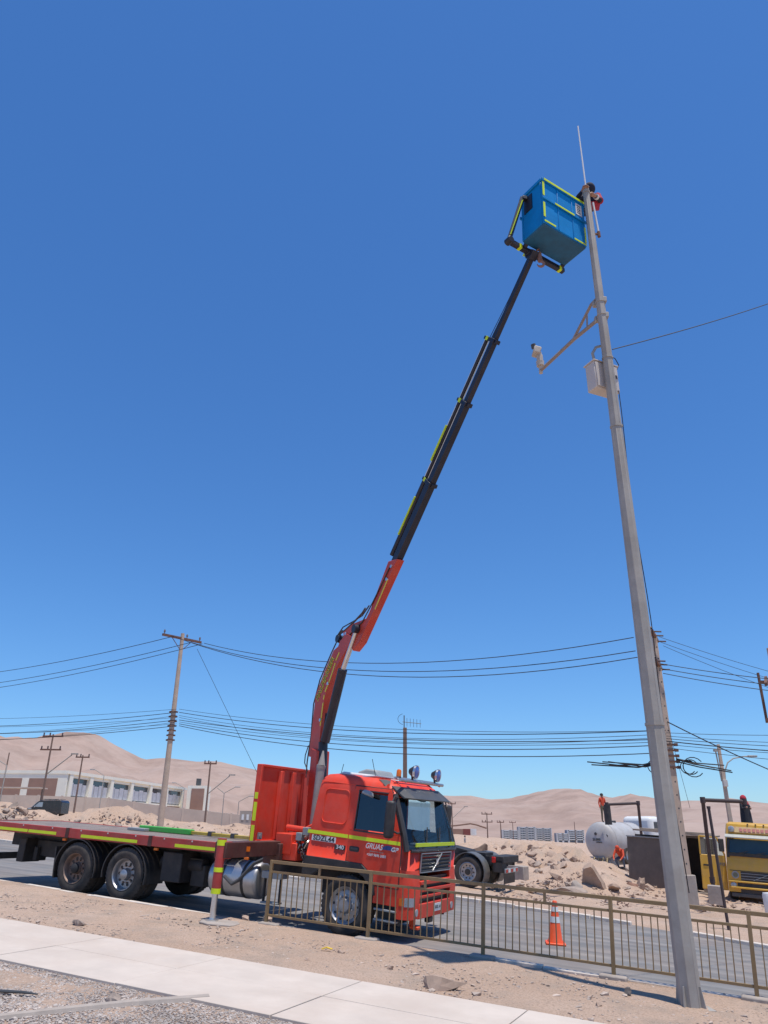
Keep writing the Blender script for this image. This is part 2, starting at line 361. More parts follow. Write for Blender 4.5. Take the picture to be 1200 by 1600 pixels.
# road sheet
def strip(name, m, t0, t1, nfn, s0=-160, s1=120, ns=240, ntt=10):
    ss = np.linspace(s0, s1, ns); vs_ = []; fs = []
    for i, s in enumerate(ss):
        a, b = float(t0(s)), float(t1(s))
        for j in range(ntt + 1):
            t = a + (b - a) * j / ntt
            vs_.append(P(s, t, nfn(s, t)))
    for i in range(ns - 1):
        for j in range(ntt): k = i * (ntt + 1) + j; fs.append((k, k + ntt + 1, k + ntt + 2, k + 1))
    mb = MB(); mb.add(vs_, fs); return mb.build(name, m)
def asphalt():
    m = mat('asphalt', (.19, .19, .19), .85, 0, .16, 1.1, c2=(.24, .23, .215), c2amt=.55, dust=.45, dscale=.35, bump=.25, bscale=60, spec=.3)
    t = m.node_tree; n = t.nodes; L = t.links; b = n['Principled BSDF']; src = b.inputs['Base Color'].links[0].from_socket
    tc = n.new('ShaderNodeTexCoord'); mp = n.new('ShaderNodeMapping'); mp.vector_type = 'TEXTURE'; mp.inputs['Rotation'].default_value = (0, 0, math.atan2(S.y, S.x)); mp.inputs['Scale'].default_value = (9, .35, 1); L.new(tc.outputs['Object'], mp.inputs['Vector'])
    z = n.new('ShaderNodeTexNoise'); z.inputs['Scale'].default_value = 1.; z.inputs['Detail'].default_value = 6; L.new(mp.outputs['Vector'], z.inputs['Vector'])
    rp = n.new('ShaderNodeValToRGB'); e = rp.color_ramp.elements; e[0].position = .35; e[0].color = (.72, .72, .73, 1); e[1].position = .7; e[1].color = (1.12, 1.1, 1.07, 1); L.new(z.outputs['Fac'], rp.inputs['Fac'])
    mx = n.new('ShaderNodeMix'); mx.data_type = 'RGBA'; mx.blend_type = 'MULTIPLY'; mx.inputs['Factor'].default_value = 1.; L.new(src, mx.inputs['A']); L.new(rp.outputs['Color'], mx.inputs['B']); L.new(mx.outputs['Result'], b.inputs['Base Color']); return m
road_n = lambda s, t: -.19 - .012 * (t - 12)
tag(strip('road', asphalt(), lambda s: tk(s) - .05, lambda s: tfar(s) + .25, road_n), kind='structure')
# kerbs, made of cast lengths
kb = thing('kerb', None, None); tag(kb, kind='structure'); del_ = None
rk = random.Random(5)
s = -40.
while s < 14:
    L_ = 1.0
    a, b = s + .006, s + L_ - .006
    dz = rk.uniform(-.012, .012); dt = rk.uniform(-.012, .012)
    if -8.62 < s + .5 < -8.2: s += L_; continue
    mb = MB(); ta, tb = float(tk(a)), float(tk(b))
    ex = [(P(a, ta - .13 + dt, -.4), P(a, ta + .0 + dt, -.4), P(a, ta - .02 + dt, dz), P(a, ta - .13 + dt, dz)), (P(b, tb - .13 + dt, -.4), P(b, tb + dt, -.4), P(b, tb - .02 + dt, dz), P(b, tb - .13 + dt, dz))]
    mb.add(list(ex[0]) + list(ex[1]), [(0, 1, 2, 3), (7, 6, 5, 4), (0, 4, 5, 1), (1, 5, 6, 2), (2, 6, 7, 3), (3, 7, 4, 0)])
    mb.build('kerb_stone', KERB, kb, .012); s += L_
kf = thing('far_kerb', None, None); tag(kf, kind='structure'); s = -50.
while s < 20:
    a, b = s + .006, s + .994; mb = MB(); dz = rk.uniform(-.02, .015)
    if rk.random() < .08: s += 1; continue
    vv = []
    for c_ in (a, b):
        t_ = float(tfar(c_)); n0 = road_n(c_, t_)
        vv += [P(c_, t_, n0 - .2), P(c_, t_ + .15, n0 - .2), P(c_, t_ + .15, n0 + .09 + dz), P(c_, t_ + .02, n0 + .09 + dz)]
    mb.add(vv, [(0, 1, 2, 3), (7, 6, 5, 4), (0, 4, 5, 1), (1, 5, 6, 2), (2, 6, 7, 3), (3, 7, 4, 0)]); mb.build('kerb_stone', KERB, kf, .015); s += 1.
# pavement of cast slabs, two across
sw = thing('sidewalk', None, None); tag(sw, kind='structure')
tm = 8.12
for i in range(-9, 9):
    s0 = -6.43 + i * 1.98
    for (ta, tb) in ((7.12, tm), (tm, 9.06)):
        mb = MB(); dz = rk.uniform(-.003, .003); g = .014
        mb.box(((s0 + .99), (ta + tb) / 2, -.06 + .03 + dz), (1.98 - g, tb - ta - g, .12))
        o = mb.build('slab', CONC, sw, .006); o.matrix_local = Matrix.Translation(O) @ RST.to_4x4()

# ------------------------------------------------------------------ hills
RIDGE = [(-400, 1175), (-250, 1160), (-120, 1168), (0, 1149), (45, 1152), (85, 1145), (125, 1141), (160, 1150), (195, 1169), (225, 1184), (260, 1184), (300, 1187), (345, 1190), (400, 1202), (460, 1222), (540, 1236), (620, 1240), (700, 1243), (735, 1243), (765, 1249), (800, 1246), (840, 1237), (875, 1231), (905, 1232), (930, 1241), (955, 1246), (985, 1240), (1020, 1246), (1060, 1251), (1100, 1250), (1140, 1246), (1180, 1252), (1230, 1258), (1320, 1248), (1450, 1240), (1600, 1250)]
RA = []
for px_, py_ in RIDGE:
    d = ray(px_, py_); RA.append((math.atan2(d.x, d.y), d.z / math.hypot(d.x, d.y)))
az = np.linspace(-1.35, 1.35, 420); rr = np.geomspace(620, 4200, 90)
AZ, RR = np.meshgrid(az, rr)
el = np.interp(AZ, [a for a, b in RA], [b for a, b in RA])
HX = np.sin(AZ) * RR; HY = np.cos(AZ) * RR
rid = 2300 + 350 * np.sin(AZ * 5 + 1) + 200 * np.sin(AZ * 13)
base0 = ground_z(HX, HY)
u = np.clip((RR - 800) / (rid - 800), 0, 1)
nz1 = vnoise(HX, HY, .0016, 2.2); nz2 = vnoise(HX, HY, .006, 5.1); nz3 = vnoise(HX, HY, .02, 9.1)
rise = (u ** 1.7) * (.55 + .45 * u)
ridged = 1 - np.abs(vnoise(HX, HY, .0032, 12.7)) * 1.6
fold = (u * (1 - u) * 4) * (nz1 * .30 + (ridged - .6) * .22 + nz2 * .06)
h = EYE + el * rid * np.clip(rise + fold * .85, -.02, 1.2) + np.clip(u * 6, 0, 1) * (nz3 * 2.0 + nz2 * 4.0 * np.clip(1.3 - u, .15, 1))
h = np.minimum(h, EYE + el * RR * 1.0 + 0)            # no nearer fold may stand above the skyline
back = np.clip((RR - rid) / 1500, 0, 1)
h = np.where(RR > rid, EYE + el * rid * (1 - .6 * back), h)
wgt = np.clip((RR - 700) / 250, 0, 1); h = (base0 - 6) * (1 - wgt) + h * wgt
nr, nc = AZ.shape; idx = np.arange(nr * nc).reshape(nr, nc)
q = np.stack([idx[:-1, :-1], idx[:-1, 1:], idx[1:, 1:], idx[1:, :-1]], -1).reshape(-1, 4)
me = bpy.data.meshes.new('hills'); me.from_pydata(np.stack([HX, HY, h], -1).reshape(-1, 3).tolist(), [], q.tolist())
me.polygons.foreach_set('use_smooth', [True] * len(me.polygons))
HILL = mat('desert_hill_soil', (.35, .25, .205), .95, 0, .22, .012, c2=(.42, .32, .27), c2amt=.8, dscale=.004, bump=.7, bscale=.02, bdist=6., spec=.1)
me.materials.append(HILL)
tag(link('hills', me), kind='structure')
# ------------------------------------------------------------------ red crane truck
TR = P(-6.85, 14.25, -.205)
truck = thing('crane_truck', 'red flatbed truck with a raised knuckle crane parked along the kerb', 'crane truck', TR, RST)
TMi = (Matrix.Translation(TR) @ RST.to_4x4()).inverted()
HW = 1.2
Z_ = [1.18, 1.50, 1.74, 2.36, 2.46, 2.56, 2.63, 2.665]                  # storeys of the cab shell
XR = [-.96, -.945, -.93, -.885, -.875, -.855, -.80, -.66]
XF = [1.16, 1.17, 1.09, .84, .79, .70, .55, .32]
HWc = [1.2, 1.2, 1.19, 1.13, 1.11, 1.06, .97, .8]
RCF = [.2, .2, .2, .2, .2, .2, .2, .2]
def cab_ring(k):
    xr, xf, hw, rc, z = XR[k], XF[k], HWc[k], RCF[k], Z_[k]; pts = []
    rr_ = .09
    for a in (180, 225, 270): pts.append((xr + rr_ + rr_ * math.cos(math.radians(a)), -hw + rr_ + rr_ * math.sin(math.radians(a))))
    dx = (XF[k] - 1.17) * .55                                            # the front edge of the door leans back with the windscreen
    for x in (-.09, .02, .70 + min(0, dx + .02) * .5): pts.append((x, -hw))
    for a in (-90, -60, -30, 0): pts.append((xf - rc + rc * math.cos(math.radians(a)), -hw + rc + rc * math.sin(math.radians(a))))
    half = [(x, y, z) for x, y in pts]
    return half + [(x, -y, z) for x, y, z in reversed(half)]
def side_y(z): return -interp(z, list(zip(Z_, HWc)))
def front_x(y, z):
    xf = interp(z, list(zip(Z_, XF))); hw = -side_y(z); rc = .2; q = abs(y) - (hw - rc)
    return xf if q <= 0 else xf - rc + math.sqrt(max(0, rc * rc - q * q))
rings = [cab_ring(k) for k in range(len(Z_))]; nr_ = len(rings[0])
mb = MB(); vs_ = [p for r in rings for p in r]; fs = []
for k in range(len(Z_) - 1):
    for i in range(nr_):
        j = (i + 1) % nr_
        if k == 2 and i in (4, nr_ - 6): continue                       # side windows
        if k in (1, 2) and i in (7, 8, 9, 10, 11): continue             # windscreen
        fs.append((k * nr_ + i, k * nr_ + j, (k + 1) * nr_ + j, (k + 1) * nr_ + i))
fs.append(tuple(range((len(Z_) - 1) * nr_, len(Z_) * nr_)))
mb.add(vs_, fs)
CABROT = (0, .048, 0)
cab = mb.build('cab', [RED, INT], truck); cab.rotation_euler = CABROT
sd = cab.modifiers.new('shell', 'SOLIDIFY'); sd.thickness = .035; sd.offset = -1; sd.material_offset = 1
bv = cab.modifiers.new('bevel', 'BEVEL'); bv.width = .012; bv.segments = 2; bv.limit_method = 'ANGLE'; bv.angle_limit = math.radians(40)
def side_panel(mb_, poly, out, thick=.012, mi=0, sgn=1):
    """panel following the cab flank; poly in (x, z)"""
    a = [(x, (side_y(z) - out) * sgn, z) for x, z in poly]; b = [(x, (side_y(z) - out + thick) * sgn, z) for x, z in poly]; n = len(poly)
    mb_.add(a + b, [tuple(range(n)), tuple(range(2 * n - 1, n - 1, -1))] + [(i, n + i, n + (i + 1) % n, (i + 1) % n) for i in range(n)], mi)
def rrect(x0, z0, x1, z1, r, k=4):
    pts = []
    for cx_, cz_, a0 in ((x1 - r, z1 - r, 0), (x0 + r, z1 - r, 90), (x0 + r, z0 + r, 180), (x1 - r, z0 + r, 270)):
        for i in range(k + 1): a = math.radians(a0 + 90 * i / k); pts.append((cx_ + r * math.cos(a), cz_ + r * math.sin(a)))
    return pts
for sg, nm in ((1, 'near'), (-1, 'far')):
    # doors: lower skin and window surround, glass, handle
    mb = MB(); side_panel(mb, [(-.08, 1.19), (.24, 1.19), (.40, 1.08), (.52, .88), (.985, .88), (.985, 1.5), (.945, 1.72), (-.08, 1.72)], .014, .02, 0, sg)
    door = mb.build('door', RED, cab, .008)
    mb = MB(); gl = [(-.086, 2.478), (-.086, 1.184), (.236, 1.184), (.396, 1.074), (.514, .872), (.992, .872), (.992, 1.5), (.951, 1.725), (.664, 2.478), (-.086, 2.478)]
    mb.tube([(x, (side_y(max(z, 1.18)) - .005) * sg, z) for x, z in gl], .009, 5); mb.build('door_gap', BLACK, cab)
    mb = MB()
    for poly in ([(-.08, 1.72), (.02, 1.72), (.02, 2.4), (-.08, 2.47)], [(-.08, 2.47), (.02, 2.4), (.6, 2.4), (.66, 2.47)], [(.68, 1.72), (.945, 1.72), (.66, 2.47), (.6, 2.4)]): side_panel(mb, poly, .014, .02, 0, sg)
    mb.build('window_frame', RED, door, .004)
    mb = MB(); side_panel(mb, [(.0, 1.73), (.7, 1.73), (.62, 2.41), (.0, 2.41)], -.004, .006, 0, sg); mb.build('window', GLASSD if sg == 1 else GLASSC, door)
    mb = MB(); side_panel(mb, [(.01, 1.70), (.72, 1.70), (.72, 1.725), (.01, 1.725)], .018, .01, 0, sg); side_panel(mb, [(.005, 1.72), (.025, 1.72), (.025, 2.41), (.005, 2.41)], .017, .01, 0, sg); side_panel(mb, [(.01, 2.395), (.615, 2.395), (.615, 2.415), (.01, 2.415)], .017, .01, 0, sg); mb.build('window_seal', BLACK, door)
    mb = MB(); side_panel(mb, rrect(-.035, 1.36, .165, 1.45, .03), .016, .006, 0, sg); o = mb.build('handle_recess', BLACK, door)
    mb = MB(); side_panel(mb, rrect(.0, 1.395, .15, 1.43, .012), .03, .012, 0, sg); mb.build('handle', DGREY, door, .004)
    mb = MB(); side_panel(mb, [(-.955, 1.565), (-.095, 1.565), (-.095, 1.625), (-.945, 1.625)], .004, .006, 0, sg); side_panel(mb, [(-.07, 1.565), (.965, 1.565), (.955, 1.625), (-.07, 1.625)], .017, .006, 0, sg); mb.build('reflective_strip', LIME, cab)
    # pressed panel of the sleeper side: a raised rounded bead
    mb = MB(); pr = rrect(-.70, 1.785, -.175, 2.375, .09, 5); pts = [(x, (side_y(z) - .004) * sg, z) for x, z in pr]; mb.tube(pts + [pts[0]], .012, 6); mb.build('pressed_panel', RED, cab)
    mb = MB(); pts = [(-.83, side_y(2.46) * sg, 2.5), (-.3, (side_y(2.5) - .004) * sg, 2.49), (.2, (side_y(2.5) - .004) * sg, 2.49), (.7, (side_y(2.48) + .0) * sg, 2.46)]; mb.tube(pts, .008, 5); mb.build('drip_rail', RED, cab)
    # black wheel-arch trim
    outer = [(-.965, 1.18), (-.3, 1.19), (.22, 1.19), (.40, 1.07), (.53, .86), (.56, .72)]
    inner = [(.47, .70), (.43, .84), (.30, .98), (.12, 1.06), (-.3, 1.07), (-.60, .98), (-.78, .86), (-.965, .86)]
    mb = MB(); side_panel(mb, outer + inner, .02, .1, 0, sg); mb.build('wheel_arch', BLACK, cab, .01)
    # lower front corner below the door line, step
    mb = MB(); side_panel(mb, [(.52, .60), (1.0, .60), (1.0, .875), (.53, .875)], .004, .05, 0, sg); mb.build('step_panel', RED, cab, .01)
    mb = MB(); mb.box((.78, -1.14 * sg, .52), (.42, .18, .03)); mb.box((.78, -1.14 * sg, .36), (.42, .16, .03)); mb.box((.78, -1.06 * sg, .45), (.46, .03, .3), mi=1); mb.build('step', [GREY, BLACK], cab, .006)
    # mirrors
    mb = MB(); c = Vector((.80, -1.39 * sg, 1.98)); mb.box(c, (.17, .2, .62), Matrix.Rotation(.25 * sg, 3, 'Z')); mi_ = mb.build('mirror', BLACK, cab, .05, seg=3)
    mb = MB(); mb.tube([(.93, -1.16 * sg, 1.78), (.92, -1.28 * sg, 1.76), (.84, -1.33 * sg, 1.8)], .018); mb.build('mirror_arm', BLACK, mi_); mb = MB(); mb.tube([(.80, -1.10 * sg, 2.34), (.80, -1.27 * sg, 2.36), (.80, -1.36 * sg, 2.26)], .015); mb.build('mirror_arm', BLACK, mi_)
    mb = MB(); mb.lathe([(.0, -.05), (.09, -.03), (.12, .02), (.115, .045), (0, .05)], (.26, -1.26 * sg, 2.37), (-.25, -.2 * sg, -1), 14); mb.build('kerb_mirror', GREY, cab)
    # front lower corners, headlamp, fog lamp
    mb = MB(); cr_ = []
    for z in (.42, .60, .86, 1.18):
        xf, hw, rc = 1.17 + (.05 if z < .9 else 0), 1.2, .2
        cr_.append([(.98, -hw * sg, z)] + [(xf - rc + rc * math.cos(math.radians(a)), (-hw + rc + rc * math.sin(math.radians(a))) * sg, z) for a in (-90, -67, -45, -22, 0)] + [(xf, -.74 * sg, z), (.98, -.74 * sg, z)])
    n_ = len(cr_[0]); mb.add([p for r in cr_ for p in r], [(k * n_ + i, k * n_ + (i + 1) % n_, (k + 1) * n_ + (i + 1) % n_, (k + 1) * n_ + i) for k in range(3) for i in range(n_)] + [tuple(range(n_)), tuple(range(3 * n_, 4 * n_))])
    mb.build('corner_panel', RED, cab, .01)
    def curved(mb_, z0, z1, a0, a1, out, xe=1.22):
        q_ = []
        for z in (z0, z1):
            for k in range(7):
                a = math.radians(a0 + (a1 - a0) * k / 6); q_.append((xe - .2 + (.2 + out) * math.cos(a), (-1.0 + (.2 + out) * math.sin(a)) * sg, z))
        mb_.add(q_, [(i, i + 1, 8 + i, 7 + i) for i in range(6)])
    mb = MB(); curved(mb, .62, .76, -62, 0, .004); mb.build('headlight', LENS, cab)
    mb = MB(); curved(mb, .63, .75, -88, -64, .005); mb.build('indicator', AMBER, cab)
    mb = MB(); mb.cyl((1.2, -.86 * sg, .52), (1.232, -.86 * sg, .52), .06, n=14); mb.build('fog_lamp', LENS, cab)
# seams round the doors are the gaps between panels; windscreen, visor, grille, bumper
mb = MB(); g = []; ny, nz_ = 15, 7
for j in range(nz_):
    z = 1.5 + (2.37 - 1.5) * j / (nz_ - 1)
    for i in range(ny):
        y = (-1 + 2 * i / (ny - 1)) * (-side_y(z) - .004); g.append((front_x(y, z) + .004, y, z))
mb.add(g, [(j * ny + i, j * ny + i + 1, (j + 1) * ny + i + 1, (j + 1) * ny + i) for j in range(nz_ - 1) for i in range(ny - 1)])
ws = mb.build('windscreen', GLASSC, cab)
mb = MB()
for sg in (1, -1):
    pts = [(front_x((-side_y(z) - .004) * -sg, z) + .0, (-side_y(z) + .004) * -sg, z) for z in np.linspace(1.48, 2.4, 8)]
    pts = [(front_x(.97 * -side_y(z), z) + .006, -sg * .985 * -side_y(z), z) for z in np.linspace(1.48, 2.4, 8)]; mb.tube(pts, .05, 6)
for z in (1.5, 2.37): mb.tube([(front_x(y, z) + .006, y, z) for y in np.linspace(-1.12, 1.12, 13)], .028, 6)
mb.build('windscreen_seal', BLACK, ws)
mb = MB()
for y0 in (-.7, -.05, .6): mb.tube([(1.17, y0, 1.51), (1.155, y0 + .25, 1.6), (1.07, y0 + .42, 1.88)], .011, 5)
mb.box((1.16, 0, 1.515), (.05, 1.9, .04)); mb.build('wiper', BLACK, ws)
mb = MB()
for k in range(12):
    y0, y1 = -1.08 + 2.16 * k / 12, -1.08 + 2.16 * (k + 1) / 12
    f0 = lambda y: front_x(y, 2.5) - .0
    for_, = (None,)
    mb.add([(f0(y0) + .02, y0, 2.54), (f0(y1) + .02, y1, 2.54), (f0(y1) + .3, y1, 2.36), (f0(y0) + .3, y0, 2.36), (f0(y0) + .02, y0, 2.515), (f0(y1) + .02, y1, 2.515), (f0(y1) + .28, y1, 2.34), (f0(y0) + .28, y0, 2.34)], [(0, 1, 2, 3), (7, 6, 5, 4), (3, 2, 6, 7), (0, 3, 7, 4), (1, 2, 6, 5)])
mb.build('sun_visor', DGREY, cab)
mb = MB(); mb.box((1.14, 0, 1.30), (.05, 1.48, .3), mi=1)
for k in range(5): mb.box((1.175, 0, 1.175 + k * .06), (.045, 1.44, .022), Matrix.Rotation(.5, 3, 'Y'), mi=0)
grille = mb.build('grille', [DGREY, BLACK], cab)
mb = MB()
for z in (1.145, 1.455): mb.box((1.19, 0, z), (.02, 1.5, .018))
for y in (-.745, .745): mb.box((1.19, y, 1.3), (.02, .018, .33))
mb.build('grille_frame', GREY, grille)
mb = MB(); mb.bar((1.2, -.2, 1.16), (1.2, .22, 1.44), .014, .035, (1, 0, 0)); mb.box((1.206, .01, 1.3), (.014, .1, .09)); mb.build('emblem', STEEL, grille, .003)
text_mesh('lettering', 'VOLVO', .075, DGREY, grille, frame((1.178, -.55, 1.505), (0, 1, 0), (0, 0, 1)), .004)
mb = MB(); mb.box((1.165, 0, 1.595), (.02, 1.95, .06)); o = mb.build('reflective_strip', LIME, cab)
for nm_, z, h_, x in (('bumper_bar', .98, .065, 1.2), ('bumper_bar', .86, .06, 1.2), ('bumper_bar', .755, .05, 1.2)):
    mb = MB(); mb.box((x, 0, z), (.06, 1.5, h_)); mb.build(nm_, RED, cab, .012)
mb = MB(); mb.box((1.12, 0, .86), (.04, 1.48, .4)); mb.build('bumper_recess', BLACK, cab)
mb = MB(); mb.box((1.17, 0, .53), (.12, 1.5, .25)); bum = mb.build('bumper', RED, cab, .02)
mb = MB(); mb.box((1.236, .1, .55), (.008, .34, .13)); pl = mb.build('number_plate', WHITE, bum)
text_mesh('plate_lettering', 'SDZL 44', .075, BLACK, pl, frame((1.2425, .1, .55), (0, 1, 0), (0, 0, 1)), .003)
mb = MB(); mb.box((1.1, -.72, .34), (.1, .08, .14)); mb.box((1.16, -.72, .27), (.16, .12, .05)); mb.build('towing_hook', CONE, bum, .012)
mb = MB(); mb.box((1.08, .1, .32), (.1, .2, .1)); mb.build('tow_pin', BLACK, bum, .02)
# cab inside
mb = MB(); mb.box((.1, 0, 1.2), (2.0, 2.25, .05)); mb.box((.93, 0, 1.42), (.32, 2.2, .3), mi=0); mb.build('dashboard', INT, cab, .03)
for y in (-.55, .55):
    mb = MB(); mb.box((.15, y, 1.42), (.5, .5, .3)); mb.box((-.12, y, 1.8), (.14, .5, .7)); mb.box((-.14, y, 2.2), (.1, .28, .18)); mb.build('seat', INT, cab, .04)
mb = MB(); c = Vector((.60, .55, 1.62)); ax = Vector((-.75, 0, .66)).normalized(); a_ = Vector((0, 1, 0)); b_ = ax.cross(a_)
mb.tube([c + (a_ * math.cos(q_) + b_ * math.sin(q_)) * .24 for q_ in np.linspace(0, 2 * PI, 25)], .018, 6); mb.bar(c - a_ * .23, c + a_ * .23, .03, .05); mb.cyl(c, c - ax * .35, .03); mb.build('steering_wheel', BLACK, cab)
mb = MB(); mb.box((1.02, 0, 1.585), (.12, 1.6, .05)); mb.build('dash_top', GREY, cab, .02)
# lettering on the flank
def flank(x, z, out=.0): return frame((x, side_y(z) - out, z), (1, 0, 0), (0, 0, 1))
mb = MB(); side_panel(mb, [(-.845, 1.45), (-.335, 1.45), (-.335, 1.545), (-.845, 1.545)], .006, .008); pp = mb.build('plate_sticker', WHITE, cab)
text_mesh('lettering', 'SDZL44', .122, BLACK, pp, flank(-.59, 1.497, .0075), .003, bold=.0025, sx=1.12)
mb = MB(); side_panel(mb, [(-.345, 1.355), (-.12, 1.355), (-.12, 1.435), (-.345, 1.435)], .006, .008); p3_ = mb.build('power_badge', BLACK, cab)
text_mesh('lettering', '340', .095, WHITE, p3_, flank(-.232, 1.395, .0075), .003, bold=.002, sx=1.15)
mb = MB(); ps = [(.74 + .125 * math.cos(a), 1.465 + .075 * math.sin(a)) for a in np.linspace(0, PI, 12)]; side_panel(mb, ps, .0165, .004); lg = mb.build('door_logo', mat('logo_blue', (.02, .05, .2), .5), cab)
text_mesh('lettering', 'GRUAS', .125, WHITE, lg, flank(.455, 1.49, .018), .003, shear=.25, bold=.002, sx=.86)
text_mesh('lettering', 'GP', .1, WHITE, lg, flank(.86, 1.485, .02), .003, shear=.25, bold=.003, sx=1.1)
text_mesh('lettering', '+569 9696 3688', .062, WHITE, lg, flank(.52, 1.352, .0175), .003, bold=.001, sx=.93)
text_mesh('lettering', 'SERVICIO DE GRUAS', .03, GREY, lg, flank(.52, 1.408, .0175), .003)
# roof gear
mb = MB(); mb.lathe([(.0, .0), (.02, 0), (.02, .0)], (0, 0, 2.66), (0, 0, 1), 6)
mb = MB(); prof = [(-.42, 2.66), (-.36, 2.74), (-.2, 2.80), (.02, 2.80), (.08, 2.72), (.1, 2.65)]; mb.prism([(x, -.55, z) for x, z in prof], (0, .75, 0)); mb.build('roof_hatch', [GREY], cab, .03)
mb = MB(); mb.prism([(-.75, -.72, 2.64), (-.6, -.72, 2.71), (.2, -.72, 2.70), (.55, -.72, 2.64)], (0, 1.5, 0)); mb.build('roof_deflector', WHITE, cab, .03)
mb = MB()
for y in (-.86, .86): mb.tube([(-.1, y, 2.64), (.2, y, 2.68), (.72, y, 2.665), (.82, y, 2.63)], .02, 6)
mb.tube([(.80, -1.1, 2.66), (.80, 1.05, 2.66)], .03, 8); mb.tube([(.62, -.95, 2.69), (.62, .95, 2.69)], .02, 8)
rack = mb.build('roof_rack', ALU, cab)
for y in (-.52, .62):
    mb = MB(); o_ = Vector((.84, y, 2.83)); mb.lathe([(0, -.13), (.05, -.12), (.11, -.03), (.122, .0), (.122, .03), (.108, .035)], o_, (1, 0, -.05), 20); mb.bar(o_ - Vector((.06, 0, .06)), o_ - Vector((.04, 0, .18)), .04, .03); lp = mb.build('work_lamp', BLACK, cab)
    mb = MB(); mb.lathe([(.108, .034), (.06, .048), (0, .052)], o_, (1, 0, -.05), 20); mb.build('lens', BLUELENS, lp)
    mb = MB(); mb.lathe([(.108, .034), (.125, .036), (.127, .0), (.123, -.005)], o_, (1, 0, -.05), 20); mb.build('lamp_rim', STEEL, lp)
mb = MB(); mb.cyl((.60, -.74, 2.67), (.60, -.74, 2.72), .05); bc = mb.build('beacon', BLACK, cab)
mb = MB(); mb.lathe([(.048, 0), (.046, .1), (.03, .125), (0, .13)], (.60, -.74, 2.72), (0, 0, 1), 14); mb.build('beacon_lens', AMBER, bc)
mb = MB(); mb.tube([(.18, -.86, 2.66), (.12, -.87, 2.85), (.08, -.88, 2.98)], .006, 5); mb.tube([(-.72, -.6, 2.62), (-.68, -.6, 2.85)], .006, 5); mb.build('aerial', WIRE, cab)

# chassis and wheels
mb = MB()
for y in (-.42, .42): mb.box((-4.3, y, .92), (10.4, .09, .28))
for x in (-8.8, -6.9, -5.9, -4.6, -3.2, -1.9, -.6): mb.box((x, 0, .92), (.14, .84, .2))
mb.box((-5.9, 0, .72), (1.2, 1.3, .18)); mb.cyl((-6.6, -1, .53), (-6.6, 1, .53), .13); mb.cyl((-5.2, -1, .53), (-5.2, 1, .53), .13); mb.cyl((0, -1, .48), (0, 1, .48), .09)
mb.box((-.1, 0, .8), (1.6, .9, .5)); mb.cyl((-5.2, 0, .75), (-1.0, 0, .85), .06)
mb.build('chassis_frame', CHASSIS, truck, .01)
def wheel(x, z, y, rimm, R_=.49, wid=.3, sg=1, kind=0):
    """sg=1: outer face towards -y"""
    pr_ = [(.30, .0), (.33, -.015), (.40, -.03), (.455, -.015), (R_, .03), (R_, wid - .03), (.46, wid), (.30, wid)]
    mb_ = MB(); mb_.lathe(pr_, (0, 0, 0), (0, sg, 0), 40)
    for k in range(40):                                                   # tread blocks
        a = 2 * PI * k / 40
        for yy in (.06, wid - .06): mb_.box((math.cos(a) * R_, sg * yy, math.sin(a) * R_), (.045, .07, .018), Matrix.Rotation(-a + PI / 2, 3, 'Y'))
    t_ = mb_.build('wheel', RUBBER, truck); t_.location = (x, y, z); t_.rotation_euler = (0, rk.uniform(0, 1), 0)
    mb_ = MB()
    if kind == 0: mb_.lathe([(.305, .01), (.30, -.012), (.285, .0), (.27, .05), (.255, .10), (.12, .10), (.11, .06), (.10, .03), (0, .025)], (0, 0, 0), (0, sg, 0), 32)
    else: mb_.lathe([(.305, .01), (.30, -.012), (.285, .0), (.265, .03), (.24, .05), (.14, .03), (.12, -.01), (.10, -.04), (0, -.045)], (0, 0, 0), (0, sg, 0), 32)
    r_ = mb_.build('rim', rimm, t_)
    hole = MB(); nuts = MB()
    for k in range(10):
        a = 2 * PI * k / 10; yy = (.095 if kind == 0 else .03)
        if kind == 0: hole.cyl((.2 * math.cos(a), sg * (yy + .004), .2 * math.sin(a)), (.2 * math.cos(a), sg * (yy - .002), .2 * math.sin(a)), .03, n=8)
        else: hole.cyl((.245 * math.cos(a + .3), sg * .052, .245 * math.sin(a + .3)), (.245 * math.cos(a + .3), sg * .036, .245 * math.sin(a + .3)), .022, n=8)
        nuts.cyl((.16 * math.cos(a), sg * (yy + .01), .16 * math.sin(a)), (.16 * math.cos(a), sg * (yy - .035), .16 * math.sin(a)), .016, n=6)
    tag(hole.build('hand_hole', BLACK, r_), kind='stuff'); tag(nuts.build('wheel_nut', STEEL if kind else RIMD, r_), kind='stuff')
    if kind == 0: mb_ = MB(); mb_.lathe([(.105, .06), (.10, .0), (.06, -.03), (0, -.035)], (0, 0, 0), (0, sg, 0), 20); mb_.build('hub', CHASSIS if rimm is RIMD else RIM, r_)
    return t_
wheel(0, .48, -1.18, RIM, .485, .3, 1, 1); wheel(0, .48, 1.18, RIM, .485, .3, -1, 1)
